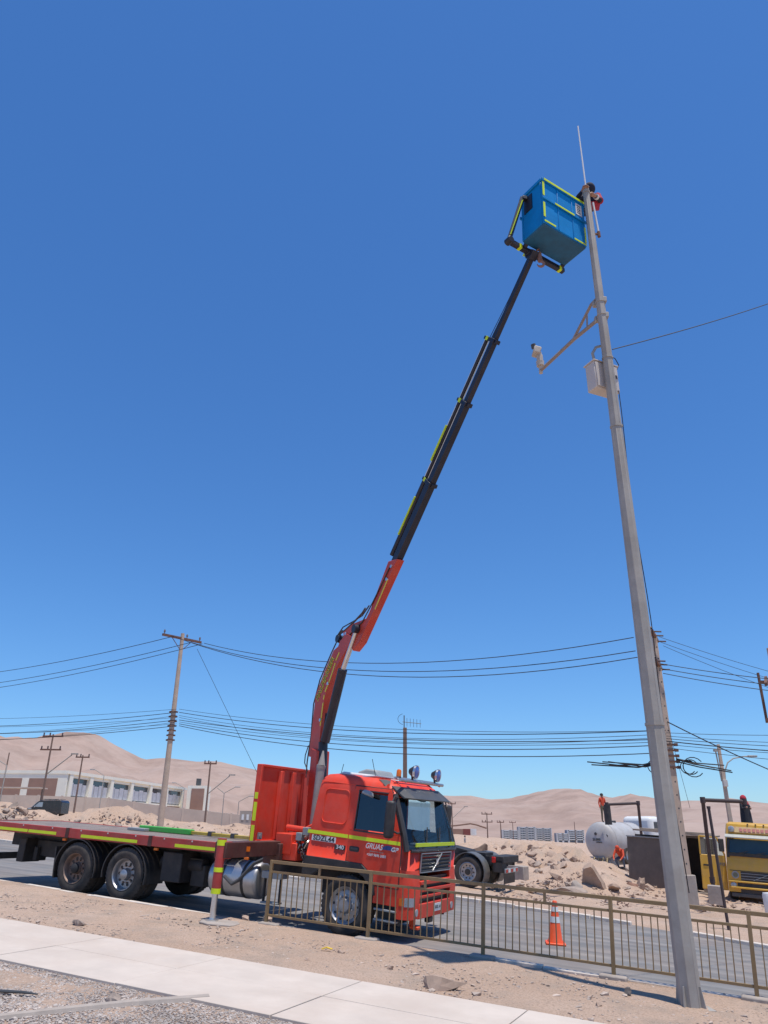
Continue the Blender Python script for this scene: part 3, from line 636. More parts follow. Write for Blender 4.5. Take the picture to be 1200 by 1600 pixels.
for x, m_ in ((-6.6, RIMD), (-5.2, RIM)):
    for sg in (1, -1):
        wheel(x, .525, -1.18 * sg, m_, .50, .28, sg, 0)
        mb = MB(); mb.lathe([(.30, 0), (.455, .0), (.5, .03), (.5, .24), (.455, .27), (.3, .27)], (x, -.87 * sg, .525), (0, sg, 0), 32); mb.build('inner_tyre', RUBBER, truck)
        mb = MB(); n_ = 16; a0, a1 = math.radians(-14), math.radians(190); q_ = []
        for k in range(n_ + 1):
            a = a0 + (a1 - a0) * k / n_
            for r_ in (.60, .575):
                for yy in (-1.2 * sg, -.62 * sg): q_.append((x + .0 + r_ * math.cos(a), yy, .525 + r_ * math.sin(a) * .98))
        fs = []
        for k in range(n_):
            o_ = k * 4; fs += [(o_, o_ + 1, o_ + 5, o_ + 4), (o_ + 2, o_ + 6, o_ + 7, o_ + 3), (o_, o_ + 4, o_ + 6, o_ + 2), (o_ + 1, o_ + 3, o_ + 7, o_ + 5)]
        mb.add(q_, fs); mb.build('mudguard', BLACK, truck)
for y in (-.9, .9): mb = MB(); mb.box((-7.22, y, .6), (.03, .55, .62), Matrix.Rotation(-.12, 3, 'Y')); mb.build('mud_flap', BLACK, truck)
mb = MB(); mb.box((-8.75, -.55, .72), (.22, .5, .5)); mb.box((-8.45, -.5, .66), (.12, .3, .3)); mb.box((-8.1, -.45, .78), (.9, .2, .35)); mb.box((-9.4, 0, .55), (.1, 2.2, .14)); mb.build('rear_underrun', CHASSIS, truck, .02)
mb = MB(); mb.box((-4.1, -.75, .75), (.5, .6, .55)); mb.box((-3.6, -.6, .62), (.35, .4, .4)); mb.cyl((-4.6, -.7, .8), (-3.5, -.7, .8), .14); mb.build('air_tank', CHASSIS, truck, .02)
# flatbed
mb = MB(); npl = 14; x0, x1 = -9.75, -2.45
for k in range(npl):
    y0 = -1.13 + 2.26 * k / npl
    mbp = MB(); mbp.box(((x0 + x1) / 2, y0 + 1.13 / npl, 1.265), (x1 - x0, 2.26 / npl - .008, .04)); mbp.build('deck_plank', mat('deck_plate', (.2, .165, .145), .8, .1, .3, 2, dust=.6), truck)
for sg in (1, -1):
    segs = [(-9.75, -6.98), (-6.96, -4.62), (-4.6, -2.45)]
    for a, b in segs:
        mb = MB(); mb.box(((a + b) / 2, -1.175 * sg, 1.2), (b - a, .07, .19)); rl = mb.build('side_rail', REDD, truck, .008)
        if sg == 1:
            for k in range(3): mb = MB(); mb.cyl((a + (b - a) * (k + .5) / 3, -1.214, 1.27), (a + (b - a) * (k + .5) / 3, -1.206, 1.27), .018, n=8); mb.build('rope_ring', STEEL, rl)
    for a, b in ((-9.7, -8.2), (-8.17, -7.3), (-6.55, -4.95), (-3.95, -2.6)):
        mb = MB(); mb.box(((a + b) / 2, -1.2125 * sg, 1.165), (b - a, .004, .06)); mb.build('reflective_strip', LIME, truck)
for x in (-6.97, -4.61):
    mb = MB(); mb.box((x, -1.18, 1.2), (.1, .075, .2)); mb.build('stake_pocket', MAROON, truck)
for x in (-7.05, -4.45, -2.2):
    mb = MB(); mb.box((x, -1.17, 1.06), (.1, .05, .05)); mb.build('side_marker', AMBER, truck, .01)
mb = MB(); mb.box((-9.78, 0, 1.2), (.06, 2.42, .2)); mb.build('tail_rail', REDD, truck)
mb = MB()
for k in range(9): mb.box((-9.4 + k * .85, 0, 1.15), (.08, 2.2, .1))
mb.build('cross_member', CHASSIS, truck)
# headboard
mb = MB(); mb.box((-2.12, 0, 2.06), (.03, 2.36, 1.4)); hb = mb.build('headboard', RED, truck, .01)
mb = MB()
for y in (-1.17, 1.17): mb.box((-2.12, y, 2.06), (.12, .06, 1.46))
mb.box((-2.12, 0, 2.77), (.12, 2.28, .05)); mb.box((-2.12, 0, 1.36), (.12, 2.28, .06)); mb.build('headboard_frame', RED, hb, .008)
for y in (-.42, .05, .5):
    mb = MB(); mb.prism([(-2.105, y - .09, 1.4), (-2.045, y - .05, 1.4), (-2.045, y + .05, 1.4), (-2.105, y + .09, 1.4)], (0, 0, 1.3)); mb.build('rib', RED, hb, .01)
mb = MB(); mb.box((-2.04, -1.05, 1.47), (.03, .12, .12)); mb.cyl((-2.03, -1.05, 1.47), (-2.015, -1.05, 1.47), .035); mb.build('bracket', GREY, hb)
for z0, z1 in ((1.36, 1.66), (1.74, 2.08), (2.14, 2.26)):
    mb = MB(); mb.box((-2.12, -1.202, (z0 + z1) / 2), (.075, .004, z1 - z0)); mb.build('reflective_strip', LIME, hb)
# fuel tank
mb = MB(); mb.lathe([(0, -.03), (.27, -.025), (.315, .0), (.33, .05), (.33, 1.03), (.315, 1.08), (.27, 1.105), (0, 1.11)], (-3.05, -.86, .68), (1, 0, 0), 32); ft = mb.build('fuel_tank', ALU, truck, angle=50)
for x in (-2.75, -2.28): mb = MB(); mb.lathe([(.334, 0), (.338, .0), (.338, .06), (.334, .06)], (x, -.86, .68), (1, 0, 0), 32); mb.build('strap', BLACK, ft)
mb = MB(); mb.tube([(-2.65, -1.19, .72), (-2.45, -1.2, .6), (-2.3, -1.2, .68), (-2.05, -1.12, .98), (-1.8, -1.0, 1.12)], .035, 6); mb.build('drain_hose', DGREY, ft)
mb = MB(); mb.box((-1.62, -1.0, .82), (.42, .3, .12)); mb.box((-1.62, -1.06, .35), (.36, .2, .03)); mb.box((-1.8, -1.05, .58), (.03, .06, .5), mi=1); mb.box((-1.45, -1.05, .58), (.03, .06, .5), mi=1); mb.build('access_step', [GREY, CHASSIS], truck, .006)
# pipes, valves and levers by the crane foot
mb = MB(); rr2 = random.Random(3)
for k in range(26):
    p = Vector((-1.05 + rr2.uniform(-.12, .1), -1.02 + rr2.uniform(-.05, .2), 1.02 + rr2.uniform(0, .35)))
    mb.tube([p, p + Vector((rr2.uniform(-.1, .1), -.05, .12)), p + Vector((rr2.uniform(-.15, .15), .1, rr2.uniform(.1, .3)))], .014, 5, mi=k % 2)
tag(mb.build('hydraulic_hose', [BLACK, STEEL], truck), kind='stuff')
for x, z in ((-1.12, 1.52), (-.98, 1.62)): mb = MB(); mb.box((x, -1.05, z), (.13, .12, .14)); mb.build('valve_block', GREY, truck, .01)
mb = MB(); mb.box((-1.42, -.75, 1.38), (.36, .8, .36)); mb.box((-1.30, -.98, 1.25), (.34, .3, .3)); mb.cyl((-1.5, -.95, 1.66), (-1.1, -.95, 1.64), .055); mb.bar((-1.2, -.9, 1.6), (-.93, -.7, 1.78), .06, .08); mb.build('crane_foot', RED, truck, .015)
# outriggers
mb = MB(); mb.box((-1.60, -1.35, 1.29), (.24, 3.0, .25)); ob = mb.build('outrigger_beam', MAROON, truck, .012)
mb = MB(); mb.box((-1.60, .0, 1.2), (.36, 2.5, .36)); mb.box((-1.6, 1.5, 1.25), (.22, .7, .22)); mb.build('outrigger_housing', MAROON, truck, .015)
yl = -2.83
mb = MB(); mb.box((-1.475, -2.2, 1.3), (.012, .1, .08)); mb.build('side_marker', AMBER, ob)
leg = MB(); leg.cyl((-1.60, yl, .62), (-1.60, yl, 1.47), .078, n=18); leg.box((-1.6, yl + .08, 1.29), (.22, .16, .27)); leg = leg.build('outrigger_leg', REDD, truck)
for z0, z1 in ((1.36, 1.45), (.95, 1.02), (.62, .70)):
    mb = MB(); mb.cyl((-1.6, yl, z0), (-1.6, yl, z1), .0815, n=18); mb.build('reflective_band', LIME, leg)
mb = MB(); mb.cyl((-1.60, yl, .22), (-1.60, yl, .64), .05, n=16); mb.cyl((-1.60, yl, .215), (-1.60, yl, .245), .11, n=16); mb.build('outrigger_ram', STEEL, leg)
mb = MB(); mb.cyl((-1.6, 1.8, .12), (-1.6, 1.8, 1.3), .07); mb.cyl((-1.6, 1.8, .02), (-1.6, 1.8, .1), .18, .09, n=16); mb.build('outrigger_leg', CONE, truck)
# exhaust stack behind the cab
mb = MB(); mb.cyl((-1.12, -.62, 1.3), (-1.06, -.60, 2.78), .085, .085, n=16); mb.cyl((-1.06, -.60, 2.78), (-1.05, -.60, 2.84), .092, .092, n=16); mb.cyl((-1.05, -.60, 2.84), (-1.04, -.59, 3.12), .075, .015, n=16); mb.build('exhaust_stack', GALV, truck)

# ------------------------------------------------------------------ crane
ZB = EYE + 9.55                                                       # floor height of the basket
bA, bB, bC, bD = [at_height(x, y, ZB) for x, y in ((850, 348), (917, 384), (880, 409), (814, 370))]
ba = (bB - bA).normalized(); bb = Vector((-ba.y, ba.x, 0)); BL, BW = 1.1, .60
tip = at_height(833, 398, ZB - .16)
TM = Matrix.Translation(TR) @ RST.to_4x4()
c0 = TM @ Vector((-1.42, 0, 1.3))
e1 = (tip - c0); e1 = (e1 - N * e1.dot(N)).normalized(); e2 = e1.cross(N).normalized()
if e2.x < 0: e2 = -e2
def bp(px, py, off=0.):                                                # a photo point on the boom's own plane, in truck space
    return TMi @ on_plane(px, py, c0 + e2 * off, e2)
E1 = TMi.to_3x3() @ e1; E2 = TMi.to_3x3() @ e2; E3 = Vector((0, 0, 1))
mb = MB(); mb.cyl((-1.42, 0, 1.1), (-1.42, 0, 1.5), .3, .24, n=20); mb.cyl((-1.42, 0, 1.5), (-1.42, 0, 1.9), .2, .17, n=18)
def cpt(u, v, z): return Vector((-1.42, 0, 0)) + E1 * u + E2 * v + E3 * z
mb.prism([cpt(-.16, -.15, 1.6), cpt(.17, -.15, 1.6), cpt(.12, -.15, 2.5), cpt(.08, -.15, 3.15), cpt(-.2, -.15, 3.2), cpt(-.2, -.15, 2.4)], E2 * .3)
crane = mb.build('crane_column', BOOMRED, truck, .012)
W1 = .17
side1 = [(482, 1182), (484, 1165), (493, 1085), (507, 1048), (521, 1016), (529, 1009), (536, 1006), (541, 1010), (536, 1024), (524, 1046), (509, 1083), (504, 1108), (499, 1160), (496, 1185)]
mb = MB(); mb.prism([bp(x, y, -W1 / 2) for x, y in side1], E2 * W1); ib = mb.build('inner_boom', BOOMRED, truck, .012)
def pstrip(pts, off, wpx, m_, par, name):
    for (xa, ya), (xb, yb) in zip(pts, pts[1:]):
        a, b = bp(xa, ya, off), bp(xb, yb, off); mb_ = MB(); mb_.bar(a - E2 * .004, b - E2 * .004, wpx, .004, E2); mb_.build(name, m_, par)
pstrip([(500.5, 1134), (505, 1098)], -W1 / 2, .045, YEL, ib, 'reflective_strip'); pstrip([(505.5, 1093), (507, 1086)], -W1 / 2, .045, YEL, ib, 'reflective_strip'); pstrip([(508, 1081), (516, 1061), (524, 1036)], -W1 / 2, .045, YEL, ib, 'reflective_strip'); pstrip([(525, 1032), (531, 1018)], -W1 / 2, .045, YEL, ib, 'reflective_strip')
a, b = bp(497, 1090, -W1 / 2), bp(519.5, 1031, -W1 / 2); xd = (b - a).normalized(); yd = E2.cross(xd); 
M_ = frame((a + b) / 2 - E2 * .006, xd, -yd if frame((0, 0, 0), xd, yd).to_3x3().col[2].dot(E2) > 0 else yd)
LB = mat('boom_lettering_black', (.02, .02, .02), .5)
text_mesh('lettering', 'PALFINGER', .215, YEL, ib, M_, .004, bold=.012, sx=.98)
text_mesh('lettering_fill', 'PALFINGER', .215, LB, ib, Matrix.Translation(-E2 * .004) @ M_, .004, bold=-.003, sx=.98)
# lifting cylinder of the outer boom
mb = MB(); k0, k1, k2 = bp(508, 1158, -.02), bp(535.5, 1046, -.08), bp(558, 983, -.11)
mb.cyl(k0, k1, .1, n=18); mb.build('boom_cylinder', BOOMBLK, truck)
mb = MB(); mb.cyl(k1 - (k1 - k0) * .05, k2, .052, n=14); mb.build('piston_rod', STEEL, truck)
mb = MB(); mb.cyl(k2 - E2 * .09, k2 + E2 * .09, .09, n=14); mb.build('pivot_pin', BOOMBLK, truck)
mb = MB(); mb.cyl(bp(503, 1172, .03), bp(508, 1115, .03), .1, n=16); mb.cyl(cpt(.16, 0, 2.2), bp(505, 1160, 0), .1, n=14); mb.build('lift_cylinder', BOOMBLK, truck)
W2 = .17
side2 = [(536, 986), (545, 977), (572, 966), (577, 956), (606.5, 877), (621, 873), (595, 930), (562, 1003), (551, 1017), (547, 1006), (541, 1008), (537, 1000)]
mb = MB(); mb.prism([bp(x, y, -W2 / 2) for x, y in side2], E2 * W2); obm = mb.build('outer_boom', BOOMRED, truck, .012)
pstrip([(586, 952), (606, 905)], -W2 / 2, .04, YEL, obm, 'reflective_strip')
mb = MB(); pv = bp(534, 999, 0); mb.cyl(pv - E2 * .12, pv + E2 * .12, .085, n=16); mb.build('pivot_pin', BOOMBLK, truck)
mb = MB()
hs = [bp(x, y, -.08) for x, y in ((571, 950), (566, 958), (554, 971), (540, 984), (532, 990), (530, 998), (534, 1006), (539, 1012))]; mb.tube(hs, .02, 6)
hs = [bp(x, y, -.2) for x, y in ((482, 1165), (477, 1180), (476, 1192), (481, 1205))]; mb.tube(hs, .012, 6); tag(mb.build('hydraulic_hose', BLACK, truck), kind='stuff')
# plates, pins and hoses of the knuckle
for off in (-.12, .12):
    mb = MB(); mb.prism([bp(x, y, off) for x, y in ((526, 1016), (531, 1002), (541, 990), (549, 994), (545, 1008), (536, 1024))], E2 * .02); mb.build('knuckle_plate', BOOMRED, truck, .004)
for px_, py_ in ((540, 990), (556, 985), (500, 1125), (512, 1068), (611, 885), (604, 905)):
    mb = MB(); p = bp(px_, py_, -.1); mb.cyl(p - E2 * .012, p + E2 * .02, .035, n=10); mb.build('pin_cap', STEEL, truck)
for off, pl_ in ((-.10, ((530, 1012), (534, 1004), (540, 998), (548, 990), (566, 972), (583, 940), (600, 905), (610, 884))), (.02, ((478, 1215), (480, 1190), (486, 1150), (490, 1100), (500, 1062), (518, 1020), (526, 1003), (528, 992), (536, 980), (552, 971), (566, 962), (577, 946)))):
    mb = MB(); mb.tube([bp(x, y, off) for x, y in pl_], .014, 6); mb.build('hydraulic_line', BLACK, truck)
mb = MB(); pc = bp(533, 995, -.06); mb.tube([pc + (E1 * math.cos(a) + E3 * math.sin(a)) * .13 for a in np.linspace(1.2, 5.2, 14)], .02, 6); mb.build('hose_loop', BLACK, truck)
# telescopic sections
q0, q1 = bp(616, 885, 0), bp(832, 398, 0); D_ = (q1 - q0); LT = D_.length; D_.normalize(); U_ = E2.cross(D_).normalized()
if U_.dot(bp(600, 880, 0) - q0) < 0: U_ = -U_
def bx(f, u=0., v=0.): return q0 + D_ * (LT * f) + U_ * u + E2 * v
def fr(py):                                                            # share of the way up the boom for a photo row
    lo, hi = 0., 1.
    for _ in range(40):
        m_ = (lo + hi) / 2; wpt = TM @ bx(m_); d = wpt - CAM; v = Vector((d.dot(cr), d.dot(cu), d.dot(cf)))
        if CY - FPX * v.y / v.z > py: lo = m_
        else: hi = m_
    return m_
f1, f2, f3 = fr(757), fr(632), fr(534)
SEC = [(-.02, f1 + .005, .18, .14), (f1 - .01, f2 + .005, .155, .12), (f2 - .01, f3 + .005, .13, .10), (f3 - .01, 1.0, .108, .085)]
secs = []
for a, b, h_, w_ in SEC:
    mb = MB(); mb.bar(bx(a), bx(b), h_, w_, E2); secs.append(mb.build('boom_section', BOOMBLK, truck, .008))
for k, f in enumerate((f1, f2, f3)):
    h_, w_ = SEC[k][2], SEC[k][3]
    mb = MB(); mb.bar(bx(f - .004), bx(f + .008), h_ + .05, w_ + .05, E2); mb.bar(bx(f - .003, .17), bx(f + .007, .17), .30, .1, E2); mb.bar(bx(f - .004, -.12), bx(f + .007, -.12), .05, .1, E2); mb.build('collar', BOOMBLK, secs[k], .006)
    mb = MB(); c = bx(f + .002, .2, -.056); mb.bar(c - D_ * .04, c + D_ * .04, .08, .008, E2); mb.build('reflective_tag', LIME, secs[k])
# extension rams lying alongside
for a, b, r_ in ((0.02, f1, .07), (f1 - .02, f2, .045), (f2 - .02, f3, .05)):
    mb = MB(); mb.cyl(bx(a, .25), bx(b, .25), r_ * .8, n=12); rm = mb.build('extension_ram', BOOMBLK, truck)
    mb = MB(); mb.cyl(bx(a + .02, .325), bx(b, .325), .01, n=6); mb.cyl(bx(a + .02, .18), bx(b, .18), .01, n=6); mb.build('hydraulic_pipe', STEEL, rm)
for a, b in ((fr(845), fr(785)), (fr(728), fr(672))):
    mb = MB(); c0_, c1_ = bx(a, .26, -.06), bx(b, .26, -.06); mb.bar(c0_, c1_, .045, .02, E2); mb.build('reflective_strip', LIME, truck)
mb = MB()
for v in (0, .06): mb.tube([bx(f3, .14 + v), bx((f3 + 1) / 2, .1 + v * .6 - .01), bx(.985, .09 + v * .3)], .007, 5)
tag(mb.build('hydraulic_hose', WIRE, truck), kind='stuff')
mb = MB(); mb.bar(bx(.985), bx(1.012), .16, .14, E2); mb.bar(bx(.99, .13), bx(1.0, .13), .16, .12, E2); hd = mb.build('boom_head', BOOMBLK, truck, .008)
mb = MB(); c = bx(.995, .14, -.065); mb.bar(c - D_ * .04, c + D_ * .04, .1, .008, E2); mb.build('reflective_tag', LIME, hd)
# hook
hk = TMi @ at(843, 397, ray(1, 1).y * 0 + (tip - CAM).dot(cf)); zd = TMi.to_3x3() @ Vector((0, 0, -1)); xr_ = TMi.to_3x3() @ cr
mb = MB(); mb.tube([bx(1.0), hk - zd * .12, hk], .02, 6); mb.cyl(hk - zd * .02, hk + zd * .16, .035, .045, n=10)
pts = [hk + zd * .16] + [hk + zd * .27 + (zd * -math.cos(a) + xr_ * math.sin(a)) * .06 - zd * .05 for a in np.linspace(.2, 4.6, 12)]; mb.tube(pts, [.025] + [.024] * 8 + [.02, .016, .01, .006], 8); mb.build('hook', mat('hook_steel', (.28, .16, .13), .6, .4, .2, 9), truck)

# ------------------------------------------------------------------ blue work basket
bas = thing('work_basket', 'blue two-tier work basket with lime tape hanging at the crane tip', 'work basket', bA, rotm(ba) @ Matrix.Rotation(.05, 3, 'Y')); bas.scale = (.93, .93, .93)
H_ = 1.12
def bsk(mb_, x0, x1, y0, y1, z0, z1): mb_.box(((x0 + x1) / 2, (y0 + y1) / 2, (z0 + z1) / 2), (x1 - x0, y1 - y0, z1 - z0))
w_ = .05
for nm_, a in (('front_wall', (0, BL, 0, w_)), ('back_wall', (0, BL, BW - w_, BW)), ('end_wall', (0, w_, w_, BW - w_)), ('end_wall', (BL - w_, BL, w_, BW - w_))):
    mb = MB(); bsk(mb, a[0], a[1], a[2], a[3], .02, H_); o = mb.build(nm_, BLUE, bas, .018)
    if nm_ == 'front_wall': fw_ = o
mb = MB(); bsk(mb, .012, BL - .012, .012, BW - .012, -.015, .05); mb.build('floor_pan', mat('basket_underside', (.012, .1, .2), .6, 0, .25, 3), bas, .02)
mb = MB()
for y0, y1 in ((-.03, .0), (BW, BW + .03)): bsk(mb, -.02, BL + .02, y0, y1, .6, .66); bsk(mb, -.02, BL + .02, y0, y1, H_ - .05, H_ + .02)
for x0, x1 in ((-.03, .0), (BL, BL + .03)): bsk(mb, x0, x1, 0, BW, H_ - .05, H_ + .02)
for x in (.38, .76): bsk(mb, x - .012, x + .012, -.012, .0, .03, 1.06)
mb.build('rim_moulding', BLUE, bas, .012)
def tape(x0, x1, z0, z1, y=-.034): mb_ = MB(); bsk(mb_, x0, x1, y - .004, y, z0, z1); mb_.build('reflective_tape', LIME, bas)
tape(.02, 1.08, H_ - .035, H_ + .015); tape(.28, .78, .605, .645); tape(0.02, .3, .06, .1, -.002); tape(.76, 1.09, .04, .075, -.002); tape(-.01, .04, .70, 1.05, -.014); tape(-.01, .04, .16, .52, -.014); tape(1.06, 1.098, .1, .5, -.002)
mb = MB(); bsk(mb, .86, 1.02, -.008, -.002, .74, 1.02); sg_ = mb.build('notice', WHITE, bas)
for k in range(5): mb = MB(); bsk(mb, .885, .985 - .02 * (k % 2), -.011, -.008, .78 + k * .045, .80 + k * .045); mb.build('printed_line', DGREY, sg_)
mb = MB(); bsk(mb, -.016, -.002, .28, .5, .62, 1.0); mb.build('hanger_plate', BOOMBLK, bas)
# carrying frame under and beside the basket
mb = MB(); fy = BW + .06
mb.bar((-.28, fy, -.07), (1.12, fy, -.07), .09, .09); mb.bar((-.28, fy, -.06), (-.08, .46, 1.0), .075, .075); mb.bar((-.1, .45, .97), (.0, .42, .97), .08, .08); mb.cyl((-.28, fy - .08, -.07), (-.28, fy + .06, -.07), .07); mb.bar((1.05, fy, -.04), (1.05, fy - .1, .04), .07, .07); mb.bar((.1, fy, -.04), (.1, fy - .1, .04), .07, .07)
fr_ = mb.build('carrying_frame', BOOMBLK, bas, .008)
for x in (-.05, .98): mb = MB(); mb.bar((x, fy, -.07), (x + .06, fy, -.07), .098, .098); mb.build('reflective_band', LIME, fr_)
mb = MB(); mb.bar((-.285, fy - .05, .05), (-.115, .43, .88), .006, .05, (0, 1, 0)); mb.build('reflective_strip', LIME, fr_)
mb = MB(); tl = bas.matrix_basis.inverted() @ tip
bpy.context.view_layer.update(); tl = bas.matrix_world.inverted() @ tip
mb.bar(tl, (tl.x, fy, -.07), .12, .12); mb.bar((tl.x - .1, fy, -.1), (tl.x + .1, fy, -.1), .14, .1); mb.build('boom_mount', BOOMBLK, bas, .01)
# ------------------------------------------------------------------ tall steel pole with camera, cabinet, rod
PBs, PBt = on_street(1080, 1572, 0); PB = P(PBs, PBt, -.03)
HP = 12.74
pole = thing('camera_pole', 'tall tapered galvanised steel pole rising from the dirt by the fence', 'pole', PB)
def prad(h): return .135 + (.058 - .135) * h / HP
mb = MB(); lv = [(0, 3.2), (3.2, 7.72), (7.72, HP)]
for k, (a, b) in enumerate(lv):
    q_ = MB(); q_.cyl((0, 0, a), (0, 0, b), prad(a), prad(b), n=8, a0=PI / 8); q_.build('shaft', GALV, pole, .006, angle=20)
for h in (3.2, 7.72, 9.0, 10.13, 9.86, 12.6):
    q_ = MB(); q_.cyl((0, 0, h - .02), (0, 0, h + .02), prad(h) + .01, n=8, a0=PI / 8); q_.build('band', GALV, pole, angle=20)
for k in range(4):
    a = PI / 4 + k * PI / 2; d = Vector((math.cos(a), math.sin(a), 0)); q_ = MB(); r0 = .125
    q_.prism([d * r0 - d.cross(Vector((0, 0, 1))) * .006, d * (r0 + .06) - d.cross(Vector((0, 0, 1))) * .006, d * (r0 + .02) + Vector((0, 0, .24)) - d.cross(Vector((0, 0, 1))) * .006, d * (r0 - .005) + Vector((0, 0, .24)) - d.cross(Vector((0, 0, 1))) * .006], d.cross(Vector((0, 0, 1))) * .012); q_.build('base_gusset', GALV, pole)
q_ = MB(); q_.box((0, 0, .012), (.42, .42, .024)); q_.build('base_plate', GALV, pole)
# camera arm: level, running away to the left
zA = PB.z + 9.84
eA = at_height(845, 579, zA); sA = Vector((PB.x, PB.y, zA))
arm = thing('cantilever_bracket', 'rusty steel cantilever bracket reaching left from the tall pole', 'bracket', sA)
dA = eA - sA; j_ = at_height(897, 530, zA) - sA
mb = MB(); mb.tube([dA * .02, j_, dA], .032, 8); mb.build('arm_tube', mat('arm_steel', (.33, .26, .22), .6, .3, .2, 4), arm)
mb = MB(); mb.tube([Vector((0, 0, .42)) + dA * .03, Vector((0, 0, .40)) + dA * .13, Vector((0, 0, .34)) + dA * .18, j_ + Vector((0, 0, .02))], .026, 8); mb.tube([dA * .2 + Vector((0, 0, .30)), dA * .22 + Vector((0, 0, .02))], .015, 6); mb.build('strut', MATS['arm_steel'], arm)
for h in (0, .32): mb = MB(); mb.box((-.1 * dA.x / dA.length - .0, -.0, h), (.12, .12, .1)); mb.box(dA.normalized() * .13 + Vector((0, 0, h + .02)), (.08, .08, .1)); mb.build('clamp', GALV, arm, .01)
ptz = thing('security_camera', 'small beige security camera standing on the end of the bracket arm', 'camera', eA)
mb = MB(); mb.cyl((0, 0, -.06), (0, 0, .1), .035, n=10); mb.cyl((0, 0, .1), (0, 0, .2), .07, .075, n=14); mb.build('camera_base', mat('camera_beige', (.5, .44, .38), .6, 0, .1), ptz)
mb = MB(); mb.cyl((0, 0, .2), (0, 0, .34), .06, n=14); mb.box((0, -.05, .27), (.05, .05, .2)); mb.build('camera_neck', MATS['camera_beige'], ptz, .008)
mb = MB(); mb.box((-.05, 0, .42), (.14, .2, .15), Matrix.Rotation(.3, 3, 'Y')); mb.build('camera_head', MATS['camera_beige'], ptz, .02)
mb = MB(); mb.cyl((-.09, 0, .5), (-.11, -.02, .58), .05, .045, n=12); mb.build('camera_lens', DGREY, ptz)
# cabinet behind the pole
zc = PB.z + 8.42
cabd = Vector((-.12, 1, 0)).normalized()
cb = thing('equipment_cabinet', 'pale metal equipment cabinet strapped high up behind the tall pole', 'cabinet', Vector((PB.x, PB.y, zc)) + cabd * .12 + Vector((.0, 0, .04)), .42)
PALE = mat('cabinet_paint', (.56, .5, .45), .5, 0, .06, 3)
mb = MB(); mb.box((0.02, .12, .27), (.48, .22, .5)); mb.build('cabinet_body', PALE, cb, .012)
mb = MB(); mb.box((0.02, .0, .27), (.44, .02, .46)); mb.build('cabinet_door', PALE, cb, .006)
mb = MB(); mb.box((0.02, .12, .53), (.51, .27, .02)); mb.build('rain_hood', PALE, cb, .004)
mb = MB(); mb.box((.2, -.014, .3), (.03, .012, .06)); mb.build('lock', DGREY, cb)
mb = MB(); z0 = Vector((0, .0, .6))
mb.tube([(-.12, .1, .58), (-.16, .08, .72), (-.1, .05, .84), (-.02, .0, .86)], .025, 6); mb.build('conduit', GREY, cb)
mb = MB(); mb.tube([(.1, .0, .72), (.26, .02, .70), (.33, .03, .6), (.28, .03, .5), (.16, .0, .46)], .008, 5); mb.build('loose_cable', WIRE, cb)
# rod above the pole and the white conduit at its side
rod = thing('antenna_rod', 'thin white rod standing upright above the tall pole top', 'rod', Vector((PB.x, PB.y, PB.z + HP - .35)) + Vector((.05, .12, 0)))
mb = MB(); mb.cyl((0, 0, 0), (0, 0, 2.05), .016, .012, n=8); mb.cyl((0, 0, 0), (0, 0, .08), .03, n=8); mb.build('rod_shaft', WHITE, rod)
mb = MB(); mb.bar((-.06, -.02, .05), (.03, .02, .05), .03, .03); mb.bar((-.06, -.02, .2), (.03, .02, .2), .03, .03); mb.build('rod_clamp', GALV, rod)
cd_ = thing('white_conduit', 'short white pipe fixed beside the tall pole below its top', 'pipe', Vector((PB.x + .15, PB.y + .05, PB.z + HP - 1.05)))
mb = MB(); mb.cyl((0, 0, 0), (-.03, 0, .72), .018, n=8); mb.build('pipe_tube', WHITE, cd_)
mb = MB(); mb.cyl((0, 0, -.08), (0, 0, .03), .03, n=8); mb.bar((-.1, 0, -.02), (0, 0, -.02), .03, .03); mb.build('pipe_clamp', RUST, cd_)

# ------------------------------------------------------------------ wires
def wire_pts(a, b, sag, n=22): return [a.lerp(b, i / n) - Vector((0, 0, 4 * sag * (i / n) * (1 - i / n))) for i in range(n + 1)]
def wire(name, label, A_, B_, sag, r=.011, group=None, cat='cable', m_=None):
    a, b = [at(*q_) if len(q_) == 3 and not isinstance(q_, Vector) else q_ for q_ in (A_, B_)]
    mb_ = MB(); mb_.tube([p - a for p in wire_pts(a, b, sag)], r, 5); o = mb_.build(name, m_ or WIRE); o.location = a; tag(o, label, cat, group); return o
wire('service_cable', 'single black cable running from the tall pole out to the right', (957, 546, 12.15), (1330, 425, 19), .12, .009)
mb = MB(); pts = [Vector((PB.x, PB.y, PB.z + h)) + Vector((prad(h) + .02 + .02 * math.sin(h * 1.7), .03, 0)) for h in np.linspace(8.4, 1.2, 24)]; mb.tube([p - PB for p in pts], .007, 5); o = mb.build('down_cable', WIRE); o.location = PB; tag(o, 'thin black cable hanging down along the tall steel pole', 'cable')

